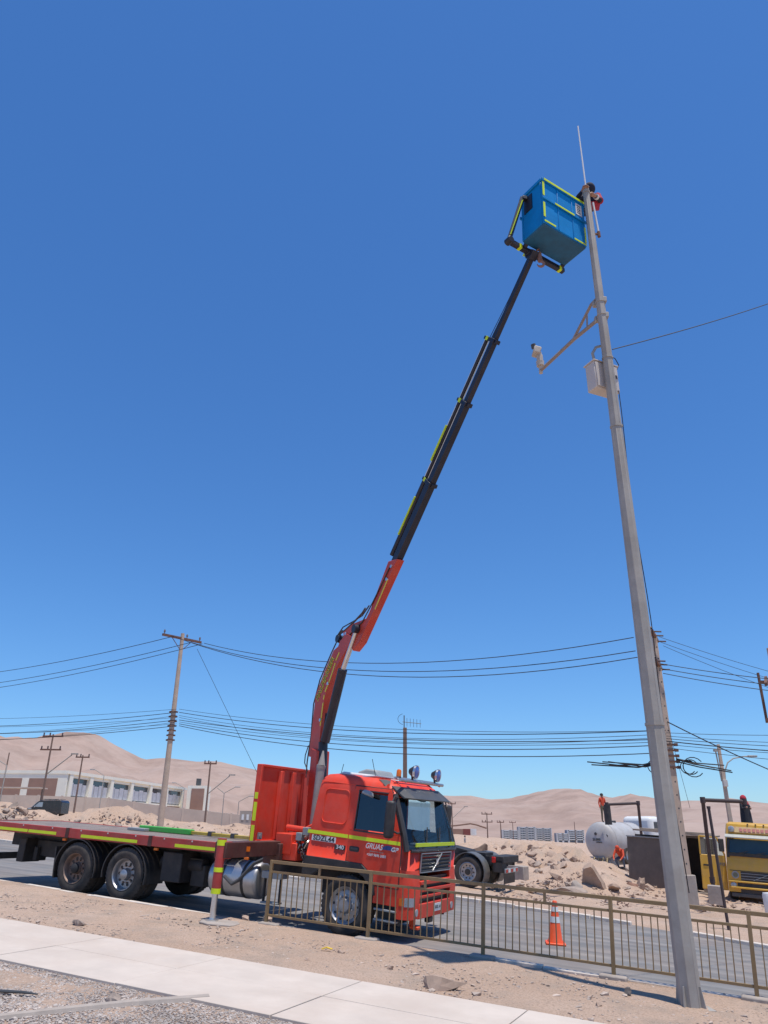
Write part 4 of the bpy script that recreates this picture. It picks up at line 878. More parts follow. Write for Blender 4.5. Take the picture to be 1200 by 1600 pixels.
# ------------------------------------------------------------------ power poles
def crossarm_pole(base, h, rb, rt, name, label, m_, arms, group=None, cat='utility pole', sq=False, rotz=0.):
    t_ = thing(name, label, cat, base, rotz, group)
    mb_ = MB()
    if sq: mb_.bar((0, 0, -.3), (0, 0, h), rb * 2, rb * 1.3, (0, 1, 0), w2=rt * 2, h2=rt * 1.3)
    else: mb_.cyl((0, 0, -.3), (0, 0, h), rb, rt, n=12)
    mb_.build('pole_shaft', m_, t_, .01 if sq else 0)
    for (z, L_, ang, th) in arms:
        d = Vector((math.cos(ang), math.sin(ang), 0)); mb_ = MB(); mb_.bar(d * (-L_ / 2) + Vector((0, 0, z)), d * (L_ / 2) + Vector((0, 0, z)), th, th)
        ar = mb_.build('crossarm', RUST, t_)
        mb_ = MB(); mb_.bar(d * (L_ * .28) + Vector((0, 0, z)), Vector((0, 0, z - L_ * .28)), .03, .03); mb_.bar(d * (-L_ * .28) + Vector((0, 0, z)), Vector((0, 0, z - L_ * .28)), .03, .03); mb_.build('brace', RUST, t_)
        for f in (-.46, .12, .46):
            p = d * (f * L_) + Vector((0, 0, z + th / 2)); mb_ = MB(); mb_.lathe([(.02, 0), (.02, .08), (.06, .09), (.04, .13), (.06, .15), (.04, .19), (.05, .21), (.02, .25), (0, .26)], p, (0, 0, 1), 10); mb_.build('insulator', PORC, ar)
    return t_
ZL = 40.; LB_ = at(247, 1318, ZL); LTp = at(291, 990, ZL)
LB_ = Vector((LB_.x, LB_.y, gz(LB_.x, LB_.y)))
hL = at(291, 990, LB_.y * 0 + ZL).z - LB_.z
def depth_at(p): return (p - CAM).dot(cf)
def pix(p):
    d = p - CAM; v = Vector((d.dot(cr), d.dot(cu), d.dot(cf))); return CX + FPX * v.x / v.z, CY - FPX * v.y / v.z
hL = 12.
for _ in range(60):
    x_, y_ = pix(LB_ + Vector((0, 0, hL))); hL += (y_ - 990) / 40
LPole = crossarm_pole(LB_, hL, .19, .11, 'utility_pole', 'pale concrete power pole with rusty crossarm behind the flatbed', POLEC, [(hL - .3, 2.7, .84, .13)], rotz=0.)
mb = MB()
for k in range(7):
    z = hL - 4.6 - k * .26; mb.cyl((0, 0, z), (0, 0, z + .05), .2, n=10)
    mb.box((.2, 0, z), (.1, .08, .08)); mb.box((-.2, 0, z), (.1, .08, .08))
mb.build('cable_bracket', RUST, LPole)
RBs = on_ground(1078, 25.5, 1408); hR = 9.
for _ in range(60):
    x_, y_ = pix(RBs + Vector((0, 0, hR))); hR += (y_ - 990) / 60
RPole = thing('utility_pole', 'weathered concrete power pole standing behind the tall steel pole', 'utility pole', RBs)
mb = MB(); mb.bar((0, 0, -.3), (0, 0, hR), .30, .20, (0, 1, 0), w2=.16, h2=.12); mb.build('pole_shaft', POLEC, RPole, .012)
for k in range(int(hR / .45)):
    z = .9 + k * .45
    if z > hR - .5: break
    mb = MB(); w2 = .20 + (.12 - .20) * z / hR; mb.cyl((.02, -w2 / 2 - .003, z), (.02, -w2 / 2 + .01, z), .028, n=8); mb.build('bolt_hole', DGREY, RPole)
mb = MB(); mb.box((0, .0, .35), (.46, .5, 1.3)); mb.build('concrete_collar', CBLK, RPole, .03)
for z, L_ in ((hR - .12, 1.9), (hR - 1.25, 1.9)):
    mb = MB(); d = Vector((.42, .9, 0)).normalized(); mb.bar(d * -L_ * .5 + Vector((0, -.09, z)), d * L_ * .5 + Vector((0, -.09, z)), .08, .12); mb.bar(d * -L_ * .5 + Vector((.02, .11, z)), d * L_ * .5 + Vector((.02, .11, z)), .08, .12); ar = mb.build('crossarm', RUST, RPole)
    for f in (-.48, -.1, .45):
        mb = MB(); p = d * (L_ * f) + Vector((0, 0, z)); mb.cyl(p, p + Vector((.34, -.1, -.03)), .03, .03, n=8); mb.lathe([(.02, 0), (.06, .02), (.03, .06), (.06, .09), (.02, .14)], p + Vector((0, 0, .05)), (0, 0, 1), 10); mb.build('insulator', PORC, ar)
mb = MB()
for k in range(5):
    z = hR - 4.2 - k * .2; mb.box((0, 0, z), (.34, .26, .06)); mb.box((.24, -.05, z), (.12, .1, .1))
mb.build('cable_bracket', RUST, RPole)
mb = MB(); rw = random.Random(8)
zt = hR - 4.75
for sx_ in (-1, 1):
    for k in range(5):
        a = Vector((sx_ * .15, -.12, zt + rw.uniform(-.06, .06))); L_ = rw.uniform(1.2, 1.9) if sx_ > 0 else rw.uniform(2., 3.1)
        mb.tube([a, a + Vector((sx_ * L_ * .4, -.15, -.18 + rw.uniform(-.08, .05))), a + Vector((sx_ * L_, -.3, -.32 * (1 if sx_ > 0 else .4) + rw.uniform(-.1, .1)))], .022, 5)
    for k in range(3):
        a = Vector((sx_ * .2, -.15, zt)); R_ = rw.uniform(.22, .4)
        mb.tube([a + Vector((sx_ * (.3 + .1 * k) + R_ * math.cos(q_) * 1.0, -.1, -.25 + R_ * .9 * math.sin(q_))) for q_ in np.linspace(.6, .6 + 1.6 * PI, 14)], .018, 5)
mb.build('cable_coil', WIRE, RPole)
# conductors
GW = 'power conductors between the two concrete poles'
for (xa, ya, za), (xb, yb), sg, wd in (((319, 1005, 41), (990, 996), 1.0, 'uppermost'), ((300, 1004, 40.3), (993, 1017), 1.1, 'middle'), ((273, 995, 39), (996, 1027), 1.3, 'lowest')):
    wire('power_cable', wd + ' black power conductor strung between the two concrete poles above the truck', (xa, ya, za), (xb, yb, 25.5), sg, .016, GW)
for (xa, ya, za), (xb, yb), wd in (((272, 994, 39), (-250, 1062), 'uppermost'), ((297, 1004, 40.2), (-250, 1082), 'middle'), ((316, 1006, 41), (-250, 1092), 'lowest')):
    wire('power_cable', wd + ' black power conductor running left from the crossarm of the left pole', (xa, ya, za), (xb, yb, 62), .9, .017, 'conductors leaving the left pole')
ORD = ['topmost', 'second highest', 'third highest', 'fourth highest', 'fifth highest', 'sixth highest', 'seventh highest', 'eighth highest']
lowL = [1108, 1113, 1118, 1121, 1125, 1128, 1131, 1134]; lowR = [1141, 1141, 1147, 1152, 1155, 1159, 1164, 1176]
for k, (a, b) in enumerate(zip(lowL, lowR)):
    wire('telephone_cable', ORD[k] + ' dark telephone cable in the low bundle between the two concrete poles', (280, a, 40), (1040, b, 25.5), .45 + .07 * (k % 4), .010 + .006 * (k % 3 == 1) + .006 * (k == 6), 'low telephone cables')
    wire('telephone_cable', ORD[k] + ' dark telephone cable running left in the low bundle from the left pole', (276, a, 40), (-260, a + 6 + (k % 3) * 6, 62), .5 + .15 * (k % 3), .010 + .007 * (k % 3 == 1), 'low telephone cables at left')
for k, ((xa, ya), (xb, yb), r_) in enumerate((((1030, 995), (1330, 1082), .008), ((1026, 1001), (1330, 1096), .008), ((1036, 1009), (1330, 1118), .008), ((1032, 1037), (1330, 1071), .013), ((1030, 1044), (1330, 1081), .013), ((1036, 1052), (1330, 1092), .013))):
    wire('power_cable', ORD[k] + ' black power conductor running right from the concrete pole behind', (xa, ya, 25.5), (xb, yb, 24), .1, r_, 'conductors leaving the right pole')
for k, (ya, yb, r_) in enumerate(((1145, 1147, .009), (1150, 1163, .009), (1154, 1170, .011), (1158, 1180, .018), (1163, 1182, .009), (1168, 1196, .009))):
    wire('telephone_cable', ORD[k] + ' dark telephone cable running right in the low bundle from the right pole', (1041, ya, 25.5), (1330, yb, 26), .06, r_, 'low telephone cables at right')
wire('service_cable', 'thick black cable slanting down to the right from the concrete pole', (1043, 1128, 25.5), (1330, 1252, 30), .15, .02)
wire('guy_wire', 'thin guy wire slanting down from the left power pole top', (308, 1014, 40), (402, 1208, 38), 0, .011)
wire('guy_wire', 'thin stay wire from the right concrete pole down to the shed', (1042, 1128, 25.6), (1078, 1262, 27.5), 0, .007)
# transformer frame on a pole just right of the picture
XF_ = on_ground(1279, 24, 1400)
xp = thing('transformer_pole', 'steel transformer frame with brown arms entering the picture from the right', 'utility pole', XF_)
top_ = 9.
for _ in range(60):
    x_, y_ = pix(XF_ + Vector((0, 0, top_))); top_ += (y_ - 1055) / 60
mb = MB(); mb.bar((0, 0, -.3), (0, 0, top_ + 1), .3, .22, (0, 1, 0), w2=.2, h2=.16); mb.build('pole_shaft', POLEC, xp, .01)
zb = top_ - 1.58
for x in (-.62, .62): mb = MB(); mb.bar((x, 0, zb - .1), (x, 0, top_ + .08), .07, .07); mb.build('frame_post', RUST, xp)
mb = MB(); mb.bar((-.7, -.1, zb), (.7, -.1, zb), .07, .1); mb.bar((-.66, -.5, top_ - .42), (-.1, .5, top_ + .0), .1, .12); mb.bar((-.6, .0, top_ - .25), (.7, 0, top_ - .25), .08, .1); mb.build('frame_arm', RUST, xp)
mb = MB(); mb.lathe([(0, 0), (.25, 0), (.27, .05), (.27, .85), (.22, .92), (0, .95)], (-.02, -.35, zb + .05), (0, 0, 1), 16); mb.build('transformer_drum', CHASSIS, xp)
# street lamps and the far poles
def lamp_post(base, h, side, L_, label, group=None, r=.06, curve=False, m_=None):
    t_ = thing('street_lamp', label, 'street lamp', base, None, group)
    mb_ = MB()
    if curve:
        mb_.tube([(0, 0, 0), (0, 0, h * .6)] + [(side * L_ * (1 - math.cos(a)), 0, h * .6 + h * .4 * math.sin(a)) for a in np.linspace(.1, PI / 2, 8)], r, 6)
    else: mb_.tube([(0, 0, -.3), (0, 0, h), (side * L_, 0, h + abs(L_) * .55)], r, 6)
    mb_.build('lamp_column', m_ or GALV, t_)
    mb_ = MB(); p = Vector((side * L_, 0, h if curve else h + abs(L_) * .55)); mb_.box(p + Vector((side * .3, 0, -.02)), (.7, .2, .12)); mb_.build('lamp_head', GREY, t_, .03); return t_
def far_pole(px, pyb, pyt, Z, label, arms=1, aw=2.2, lamp=0, r=.14, m_=None, group='far utility poles'):
    b = at(px, pyb, Z); g_ = gz(b.x, b.y); b.z = min(b.z, g_) if b.z > g_ - 4 else b.z; h = 8.
    for _ in range(60): h += (pix(b + Vector((0, 0, h)))[1] - pyt) * Z / FPX * .8
    t_ = thing('utility_pole', label, 'utility pole', b, None, group); mb_ = MB(); mb_.cyl((0, 0, -.5), (0, 0, h), r, r * .65, n=8); mb_.build('pole_shaft', m_ or WOOD, t_)
    for k in range(arms):
        mb_ = MB(); mb_.bar((-aw / 2, 0, h - .25 - k * 1.5), (aw / 2, 0, h - .25 - k * 1.5), .16, .16); a_ = mb_.build('crossarm', RUST, t_)
        for f in (-.45, -.15, .45): mb_ = MB(); mb_.cyl((f * aw, 0, h - .2 - k * 1.5), (f * aw, 0, h + .15 - k * 1.5), .08, n=6); mb_.build('insulator', PORC, a_)
    if lamp:
        mb_ = MB(); mb_.tube([(0, 0, h * .5), (lamp * 2.6, 0, h * .5 + 2.2)], .07, 6); mb_.box((lamp * 2.9, 0, h * .5 + 2.3), (.8, .25, .15)); mb_.build('lamp_arm', GALV, t_)
    return t_
far_pole(63, 1262, 1147, 84, 'far pole with double crossarm and lamp arm above the black van', 2, 2.4, 1)
far_pole(119, 1246, 1180, 96, 'far pole with one crossarm before the first school window', 1, 1.8)
far_pole(320, 1285, 1190, 92, 'far pole with lamp arm standing right of the school building', 1, 1.6, 1)
far_pole(707, 1300, 1254, 150, 'far pole with lamp arm above the containers', 1, 1.6, 1)
far_pole(762, 1305, 1270, 150, 'far pole with double crossarm left of the apartment blocks', 2, 2.2)
far_pole(783, 1306, 1283, 165, 'far pole with a single bracket beside the leftmost apartment block', 1, 1.6)
far_pole(802, 1306, 1284, 230, 'small far pole in front of the apartment blocks', 1, 2.0)
far_pole(899, 1306, 1284, 230, 'bare far pole right of the middle apartment blocks', 0)
far_pole(-1, 1255, 1176, 80, 'far lamp pole leaning in at the left picture edge', 0, lamp=0, r=.1)
for px, pb, pt, Z, sd_, lb in ((157, 1250, 1202, 105, -1, 'far street lamp in front of the second school window'), (285, 1262, 1224, 120, -1, 'far street lamp at the right end of the school'), (348, 1265, 1231, 100, 1, 'forked far street lamp right of the school'), (372, 1267, 1247, 110, 1, 'smallest far street lamp beside the headboard'), (2, 1240, 1184, 80, -1, 'far street lamp at the left picture edge')):
    b = at(px, pb, Z); b.z = gz(b.x, b.y); h = 6.
    for _ in range(40): h += (pix(b + Vector((0, 0, h)))[1] - pt) * Z / FPX * .8
    t_ = lamp_post(b, h * .86, sd_, 1.5, lb, 'far street lamps')
    if 'forked' in lb: mb = MB(); mb.tube([(0, 0, h * .86), (-1.0, 0, h)], .06, 6); mb.build('second_arm', GALV, t_)
b = on_ground(640 - 7, 42, 1330); h = 9.
for _ in range(60): h += (pix(b + Vector((0, 0, h)))[1] - 1137) * 42 / FPX * .8
yg = thing('antenna_post', 'brown wooden post with a small yagi antenna behind the red cab', 'antenna post', b)
mb = MB(); mb.bar((0, 0, -.3), (0, 0, h), .3, .22, (0, 1, 0), w2=.22, h2=.18); mb.build('post', WOOD, yg, .01)
mb = MB(); mb.cyl((-.05, 0, h - .4), (-.05, 0, h + .72), .03, n=8); mb.build('mast', DGREY, yg)
mb = MB(); mb.cyl((-.15, 0, h + .34), (.98, 0, h + .24), .018, n=6)
for k in range(5): x = .12 + k * .2; mb.cyl((x, 0, h + .08 - k * .02), (x, 0, h + .56 - k * .02), .012, n=5)
mb.build('yagi', DGREY, yg)
mb = MB(); mb.tube([(-.05 - .38 * math.sin(a), 0, h + .5 - .32 * math.cos(a)) for a in np.linspace(.2, 2.9, 14)], .012, 5); mb.build('loop_cable', WIRE, yg)
b = on_ground(1152, 38, 1350); h = 8.
for _ in range(60): h += (pix(b + Vector((0, 0, h)))[1] - 1163) * 38 / FPX * .8
t_ = thing('street_lamp', 'concrete lamp post with a long curved arm above the yellow truck', 'street lamp', b)
mb = MB(); mb.bar((0, 0, -.3), (0, 0, h), .26, .2, (0, 1, 0), w2=.14, h2=.12); mb.build('lamp_column', POLEC, t_, .01)
mb = MB(); mb.tube([(.08, 0, h - 1.9), (.12, 0, h - 1.4), (.35, 0, h - .95), (.7, 0, h - .72), (1.3, 0, h - .62), (1.6, 0, h - .6)], .035, 6); mb.build('lamp_arm', GALV, t_)
mb = MB(); mb.box((1.75, 0, h - .6), (.5, .16, .1)); mb.build('lamp_head', GREY, t_, .03)
mb = MB(); mb.box((0, -.12, h - 2.0), (.22, .14, .34)); mb.build('meter_box', PALE, t_, .01)
mb = MB(); mb.cyl((-.12, 0, h - 1.9), (-.2, 0, h - .35), .035, n=6); mb.box((-.2, 0, h - .32), (.18, .18, .12)); mb.build('entry_pipe', GALV, t_)

# ------------------------------------------------------------------ pedestrian fence
fence = thing('pedestrian_fence', 'mustard painted steel railing of thin bars along the near kerb', 'fence', O, RST)
def tf(s): return 11.93 - .026 * (s + 7.7)
posts = [-7.72, -5.78, -3.88, -2.03, -.30, 1.45, 3.2, 4.95, 6.7]
FH = .97
for i, s in enumerate(posts):
    mb = MB(); mb.box((s, tf(s), FH / 2 - .04), (.05, .05, FH + .08)); mb.build('post', FENCE, fence, .004)
    mb = MB(); mb.box((s + (0 if i else .1), tf(s) - .03, -.02), (.36, .2, .1)); o = mb.build('footing', CBLK, fence, .02); 
    if i < len(posts) - 1:
        s2 = posts[i + 1]; a, b = s + .025, s2 - .025
        for z, w2 in ((FH - .025, .05), (.79, .035), (.13, .035)):
            mb = MB(); mb.bar((a, tf(a), z), (b, tf(b), z), w2 * .8, w2); mb.build('rail', FENCE, fence, .003)
        m_ = (a + b) / 2; mb = MB(); mb.box((m_, tf(m_), (.79 + FH - .04) / 2 + .0), (.035, .03, FH - .05 - .79)); mb.build('rail_spacer', FENCE, fence)
        nb = 16
        for k in range(1, nb + 1):
            sb = a + (b - a) * k / (nb + 1); mb = MB(); bz = rk.uniform(-.012, .012); mb.bar((sb + rk.uniform(-.006, .006), tf(sb), .145), (sb + bz, tf(sb) + rk.uniform(-.004, .004), .775), .014, .014, (0, 1, 0)); mb.build('bar', FENCE, fence)

# ------------------------------------------------------------------ cone, pad, litter
cs, ct = on_street(868, 1475, -.225)
cone = thing('traffic_cone', 'orange traffic cone with two white bands standing on the road', 'traffic cone', P(cs, ct, road_n(cs, ct)), RST @ Matrix.Rotation(.3, 3, 'Z'))
mb = MB(); mb.box((0, 0, .02), (.36, .36, .04)); mb.build('base', CONE, cone, .015)
mb = MB(); mb.lathe([(.15, .03), (.145, .06), (.125, .09), (.045, .68), (.04, .71), (.03, .72), (.0, .72)], (0, 0, 0), (0, 0, 1), 28); mb.build('cone_body', CONE, cone)
def cr2(z): return .125 + (.045 - .125) * (z - .09) / .59 + .003
for a, b in ((.36, .46), (.54, .62)): mb = MB(); mb.lathe([(cr2(a), a), (cr2(b), b)], (0, 0, 0), (0, 0, 1), 28); mb.build('reflective_band', WHITE, cone)
mb = MB(); n_ = 18; rq = random.Random(4); pts = []
for k in range(n_):
    a = 2 * PI * k / n_; pts.append((.36 * math.cos(a) * rq.uniform(.85, 1.08) + .1, .30 * math.sin(a) * rq.uniform(.85, 1.08), 0))
mb.prism(pts, (0, 0, .03)); o = mb.build('outrigger_pad', CBLK, None, .01); os_, ot_ = on_street(336, 1441, 0); o.location = P(os_, ot_, -.015); o.rotation_euler = (RST @ Matrix.Rotation(.1, 3, 'Z')).to_euler(); tag(o, 'flat pale ground pad under the red outrigger leg', 'pad')
def lay(name, label, cat, px, py, me, m_, n=0., rz=0., sc=(1, 1, 1), group=None, sink=.3):
    s_, t_ = on_street(px, py, n); o = bpy.data.objects.new(name, me); col.objects.link(o)
    if not me.materials: me.materials.append(m_)
    o.location = P(s_, t_, n); o.rotation_euler = (RST @ Matrix.Rotation(rz, 3, 'Z')).to_euler(); o.scale = sc; return tag(o, label, cat, group)
lay('rock', 'broken pale stone slab lying against the sidewalk edge', 'rock', 690, 1540, chunk(21, 18, (.62, .26, .2), .9), ROCK, .03, .15)
lay('rock', 'dark stone in the shadow line left of the tall pole', 'rock', 980, 1550, chunk(22, 16, (.13, .11, .12)), mat('dark_stone', (.13, .11, .1), .95, 0, .2), .03)
lay('rock', 'small dark stone lying in the gravel at the bottom left', 'rock', 177, 1562, chunk(23, 14, (.2, .12, .12)), ROCK2, .03)
lay('rock', 'lumpy stone on the dirt below the second rear wheel', 'rock', 122, 1442, chunk(24, 16, (.28, .2, .16)), ROCK2, .03)
for k, (x, y, d) in enumerate(((385, 1436, .2), (415, 1439, .3), (360, 1437, .14), (533, 1488, .13), (935, 1570, .13), (610, 1512, .14), (480, 1500, .1))):
    lay('rock', ['brown clod beside the outrigger pad', 'broken brown concrete lump at the first fence post', 'small clod next to the outrigger leg', 'small stone on the dirt below the front wheel', 'small brown stone on the dirt left of the tall pole foot', 'small stone on the dirt above the sidewalk centre', 'small grey stone on the dirt near the yellow scrap'][k], 'rock', x, y, chunk(30 + k, 14, (d, d * .7, d * .6)), ROCK, .01, k * 1.1)
yl_ = MB(); yl_.bar((-.07, 0, .01), (.0, .01, .03), .05, .012); yl_.bar((0, .01, .03), (.08, -.01, .01), .06, .012); o = yl_.build('plastic_scrap', mat('yellow_plastic', (.75, .5, .06), .5)); s_, t_ = on_street(510, 1486, 0); o.location = P(s_, t_, .015); tag(o, 'crumpled yellow plastic scrap on the dirt', 'litter')
st_ = MB(); st_.tube([(-.9, 0, .02), (-.3, .02, .03), (.1, .0, .02), (.24, -.02, .01)], [.014, .016, .014, .006], 7); o = st_.build('pipe_scrap', DGREY); s_, t_ = on_street(22, 1556, 0); o.location = P(s_, t_, .01); o.rotation_euler = (0, 0, -.02); tag(o, 'dark stick lying on the gravel at the left edge', 'litter')
mb = MB(); A_ = [on_street(x, y, 0) for x, y in ((-40, 1597), (90, 1582), (200, 1571), (325, 1562))]
pts = [P(a, b, .0) for a, b in A_]
mb.tube([p - pts[0] for p in pts], [.04, .045, .05, .052], 8); o = mb.build('concrete_edging', CBLK); o.location = pts[0]; o.rotation_euler = (0, 0, 0); tag(o, 'half buried concrete edging strip crossing the gravel', 'edging')
# gravel, pebbles: nobody could count them
def scatter(name, m_, pts, sizes, seed, label=None, cat=None):
    ms = []
    for k in range(6):
        me_ = chunk(seed + k, 9, (1, .8, .55), .4); me_.calc_loop_triangles()
        ms.append((np.array([v.co[:] for v in me_.vertices]), np.array([t__.vertices[:] for t__ in me_.loop_triangles])))
    V, F = [], []; off = 0; r = np.random.default_rng(seed)
    for p, sz in zip(pts, sizes):
        v, f = ms[r.integers(6)]; a = r.uniform(0, 2 * PI); c_, s_ = math.cos(a), math.sin(a); R_ = np.array([[c_, -s_, 0], [s_, c_, 0], [0, 0, 1]])
        V.append((v * sz * r.uniform(.7, 1.3, 3)) @ R_.T + p); F.append(f + off); off += len(v)
    me_ = bpy.data.meshes.new(name); me_.from_pydata(np.concatenate(V).tolist(), [], np.concatenate(F).tolist()); me_.materials.append(m_)
    return tag(link(name, me_), label, cat, kind='stuff')
def street_pts(n_, s0, s1, t0, t1, bias=None, h=0.):
    ss = rng.uniform(s0, s1, n_); tt = rng.uniform(t0, t1, n_)
    p = np.stack([O.x + S.x * ss + T.x * tt, O.y + S.y * ss + T.y * tt], -1); z = ground_z(p[:, 0], p[:, 1]) + h
    return np.column_stack([p, z])
scatter('pebbles', PEB, street_pts(8000, -20, 4, 9.1, 11.8), rng.gamma(1.7, .012, 8000) + .007, 400, 'loose pebbles strewn over the dirt strip', 'pebbles')
scatter('gravel', GRAV, street_pts(38000, -10.2, -1.2, 5.5, 7.14), rng.gamma(3., .0065, 38000) + .008, 500, 'grey gravel covering the ground before the sidewalk', 'gravel')
# ------------------------------------------------------------------ people
def person(name, label, base, rz, J=None, cols=(None, None, None, None), scale=1., fingers=False, world=False, cat='person'):
    shirt, pants, skin, shoe = cols
    D = dict(pelvis=(0, 0, .95), spine=(0, 0, 1.14), chest=(0, 0, 1.33), neck=(0, 0, 1.47), head=(0, -.01, 1.585), top=(0, .0, 1.67), face=(0, -.075, 1.575))
    for k, q_ in (('l', 1), ('r', -1)):
        D.update({k + 'sh': (.175 * q_, 0, 1.40), k + 'el': (.24 * q_, .03, 1.13), k + 'wr': (.25 * q_, -.05, .89), k + 'ha': (.25 * q_, -.07, .81), k + 'hip': (.095 * q_, 0, .90), k + 'kn': (.105 * q_, -.015, .5), k + 'an': (.105 * q_, .02, .09), k + 'to': (.12 * q_, -.15, .035)})
    if J: D.update(J)
    Rd = dict(pelvis=.135, spine=.125, chest=.145, neck=.055, head=.095, top=.07, face=.06, sh=.07, el=.048, wr=.034, ha=.042, hip=.09, kn=.062, an=.045, to=.04)
    ed = [('pelvis', 'spine', 0), ('spine', 'chest', 0), ('chest', 'neck', 0), ('neck', 'head', 2), ('head', 'top', 2), ('head', 'face', 2)]
    for k in 'lr': ed += [('chest', k + 'sh', 0), (k + 'sh', k + 'el', 0), (k + 'el', k + 'wr', 0), (k + 'wr', k + 'ha', 2), ('pelvis', k + 'hip', 1), (k + 'hip', k + 'kn', 1), (k + 'kn', k + 'an', 1), (k + 'an', k + 'to', 3)]
    if fingers:
        for k in 'lr':
            h = Vector(D[k + 'ha']); d = (h - Vector(D[k + 'wr'])).normalized(); a = d.cross(Vector((.3, .2, 1))).normalized(); b = d.cross(a)
            for i, (u, L_) in enumerate(((-.035, .075), (-.012, .085), (.012, .08), (.034, .065))):
                m1 = h + a * u + d * (L_ * .6); m2 = h + a * u + d * L_ * .95 + b * .03; D[f'{k}f{i}a'] = tuple(m1); D[f'{k}f{i}b'] = tuple(m2); ed += [(k + 'ha', f'{k}f{i}a', 2), (f'{k}f{i}a', f'{k}f{i}b', 2)]
            D[k + 'tha'] = tuple(h + a * .05 - d * .01 + b * .02); D[k + 'thb'] = tuple(h + a * .06 + d * .045 + b * .04); ed += [(k + 'ha', k + 'tha', 2), (k + 'tha', k + 'thb', 2)]
    nm_ = list(D); ix = {n_: i for i, n_ in enumerate(nm_)}
    t_ = thing(name, label, cat, base, rz)
    me_ = bpy.data.meshes.new('body'); me_.from_pydata([Vector(D[n_]) * scale for n_ in nm_], [(ix[a], ix[b]) for a, b, c in ed], [])
    o = bpy.data.objects.new('tmp', me_); col.objects.link(o)
    md = o.modifiers.new('skin', 'SKIN'); md.use_smooth_shade = True
    sv = me_.skin_vertices[0].data
    for n_ in nm_:
        key = n_ if n_ in Rd else n_[1:]; r = Rd.get(key, .011) * scale; sv[ix[n_]].radius = (r, r * (.72 if n_ in ('pelvis', 'spine', 'chest') else 1))
    sv[ix['pelvis']].use_root = True
    ss_ = o.modifiers.new('sub', 'SUBSURF'); ss_.levels = 2; ss_.render_levels = 2
    bpy.context.view_layer.update()
    m2 = bpy.data.meshes.new_from_object(o.evaluated_get(bpy.context.evaluated_depsgraph_get())); bpy.data.objects.remove(o)
    m2.materials.clear()
    for c in (shirt, pants, skin, shoe): m2.materials.append(c)
    segs = [(Vector(D[a]) * scale, Vector(D[b]) * scale, c) for a, b, c in ed]; idx_ = []
    for p in m2.polygons:
        c = p.center; best = (9, 0)
        for a, b, k in segs:
            d = b - a; u_ = max(0, min(1, (c - a).dot(d) / max(d.length_squared, 1e-9))); ds = (a + d * u_ - c).length
            if ds < best[0]: best = (ds, k)
        idx_.append(best[1])
    m2.polygons.foreach_set('material_index', idx_); m2.polygons.foreach_set('use_smooth', [True] * len(m2.polygons)); m2.name = 'body'
    b_ = bpy.data.objects.new('body', m2); col.objects.link(b_); b_.parent = t_
    t_['_h'] = 0; del t_['_h']
    return t_, {k: Vector(v) * scale for k, v in D.items()}
NAVY = mat('navy_cloth', (.014, .018, .04), .85, 0, .2, 12, bump=.2, bscale=40); ORANGE = mat('orange_vest', (.60, .075, .03), .8, 0, .1, 12); REDC = mat('red_cloth', (.42, .03, .05), .85, 0, .2, 12, bump=.2, bscale=40)
OLIVE = mat('olive_trousers', (.13, .11, .07), .85, 0, .15, 12); DARKC = mat('dark_cloth', (.02, .02, .026), .85, 0, .2, 12); SHOE = mat('boot_leather', (.03, .025, .02), .6, 0, .1, 12); JEANS = mat('jeans', (.1, .13, .19), .85, 0, .15, 12); GREYC = mat('grey_cloth', (.3, .28, .28), .85, 0, .1, 12)
def headgear(t_, D, m_, name='hair', r=.108, full=False, down=.0):
    mb_ = MB(); h = D['head']; ax = (D['top'] - D['neck']).normalized(); pr_ = [(r * math.cos(a), r * 1.1 * math.sin(a)) for a in np.linspace(-.25 - down, PI / 2, 8)]
    mb_.lathe(pr_, h + ax * .025 + Vector((0, .012, 0)), ax, 14); return mb_.build(name, m_, t_)
def face(t_, D):
    mb_ = MB(); h = D['head']; f = (D['face'] - h); f = Vector((f.x, f.y, 0)).normalized(); s_ = Vector((-f.y, f.x, 0))
    for q_ in (-1, 1): mb_.lathe([(0, -.008), (.012, -.004), (.012, .004), (0, .008)], h + f * .088 + s_ * (.033 * q_) + Vector((0, 0, .02)), f, 8)
    mb_.build('eyes', DARKC, t_)
    mb_ = MB(); mb_.prism([h + f * .09 + Vector((0, 0, .015)), h + f * .125 + Vector((0, 0, -.025)), h + f * .09 + Vector((0, 0, -.03))], s_ * .022); mb_.cyl(h + f * .087 - s_ * .025 - Vector((0, 0, .06)), h + f * .087 + s_ * .025 - Vector((0, 0, .06)), .008, n=6); mb_.build('nose', SKIN, t_)
# man in the basket, bent over its rim round the pole top
wf = bas.matrix_world @ Vector((.88, .30, .05))
def W(px, py, Z): return tuple(at(px, py, Z) - wf)
Jw = dict(pelvis=tuple(Vector((bas.matrix_world @ Vector((.94, .27, .98))) - wf)), spine=W(921, 329, 14.0), chest=W(922, 314, 13.95), neck=W(921, 303, 13.9), head=W(921, 297, 13.82), top=W(920, 289, 13.8), face=W(918, 297, 13.74),
          lsh=W(909, 311, 13.95), lel=W(903, 308, 13.72), lwr=W(910, 299, 13.55), lha=W(914, 294, 13.5), rsh=W(932, 311, 14.0), rel=W(938, 314, 13.85), rwr=W(930, 306, 13.66), rha=W(924, 303, 13.56))
for k, q_ in (('l', -.08), ('r', .08)):
    for j_, z in (('hip', .90), ('kn', .5), ('an', .1)): Jw[k + j_] = (q_ * .8 + (.05 if j_ == 'hip' else 0), q_ * .5, z)
    Jw[k + 'to'] = (q_ + .06, q_ * .5 - .1, .04)
wk, Dw = person('person', 'worker in dark clothes and red vest leaning out of the blue basket', wf, None, Jw, (NAVY, DARKC, SKIN, SHOE), fingers=True)
headgear(wk, Dw, NAVY, 'cap', .112, down=.3); face(wk, Dw)
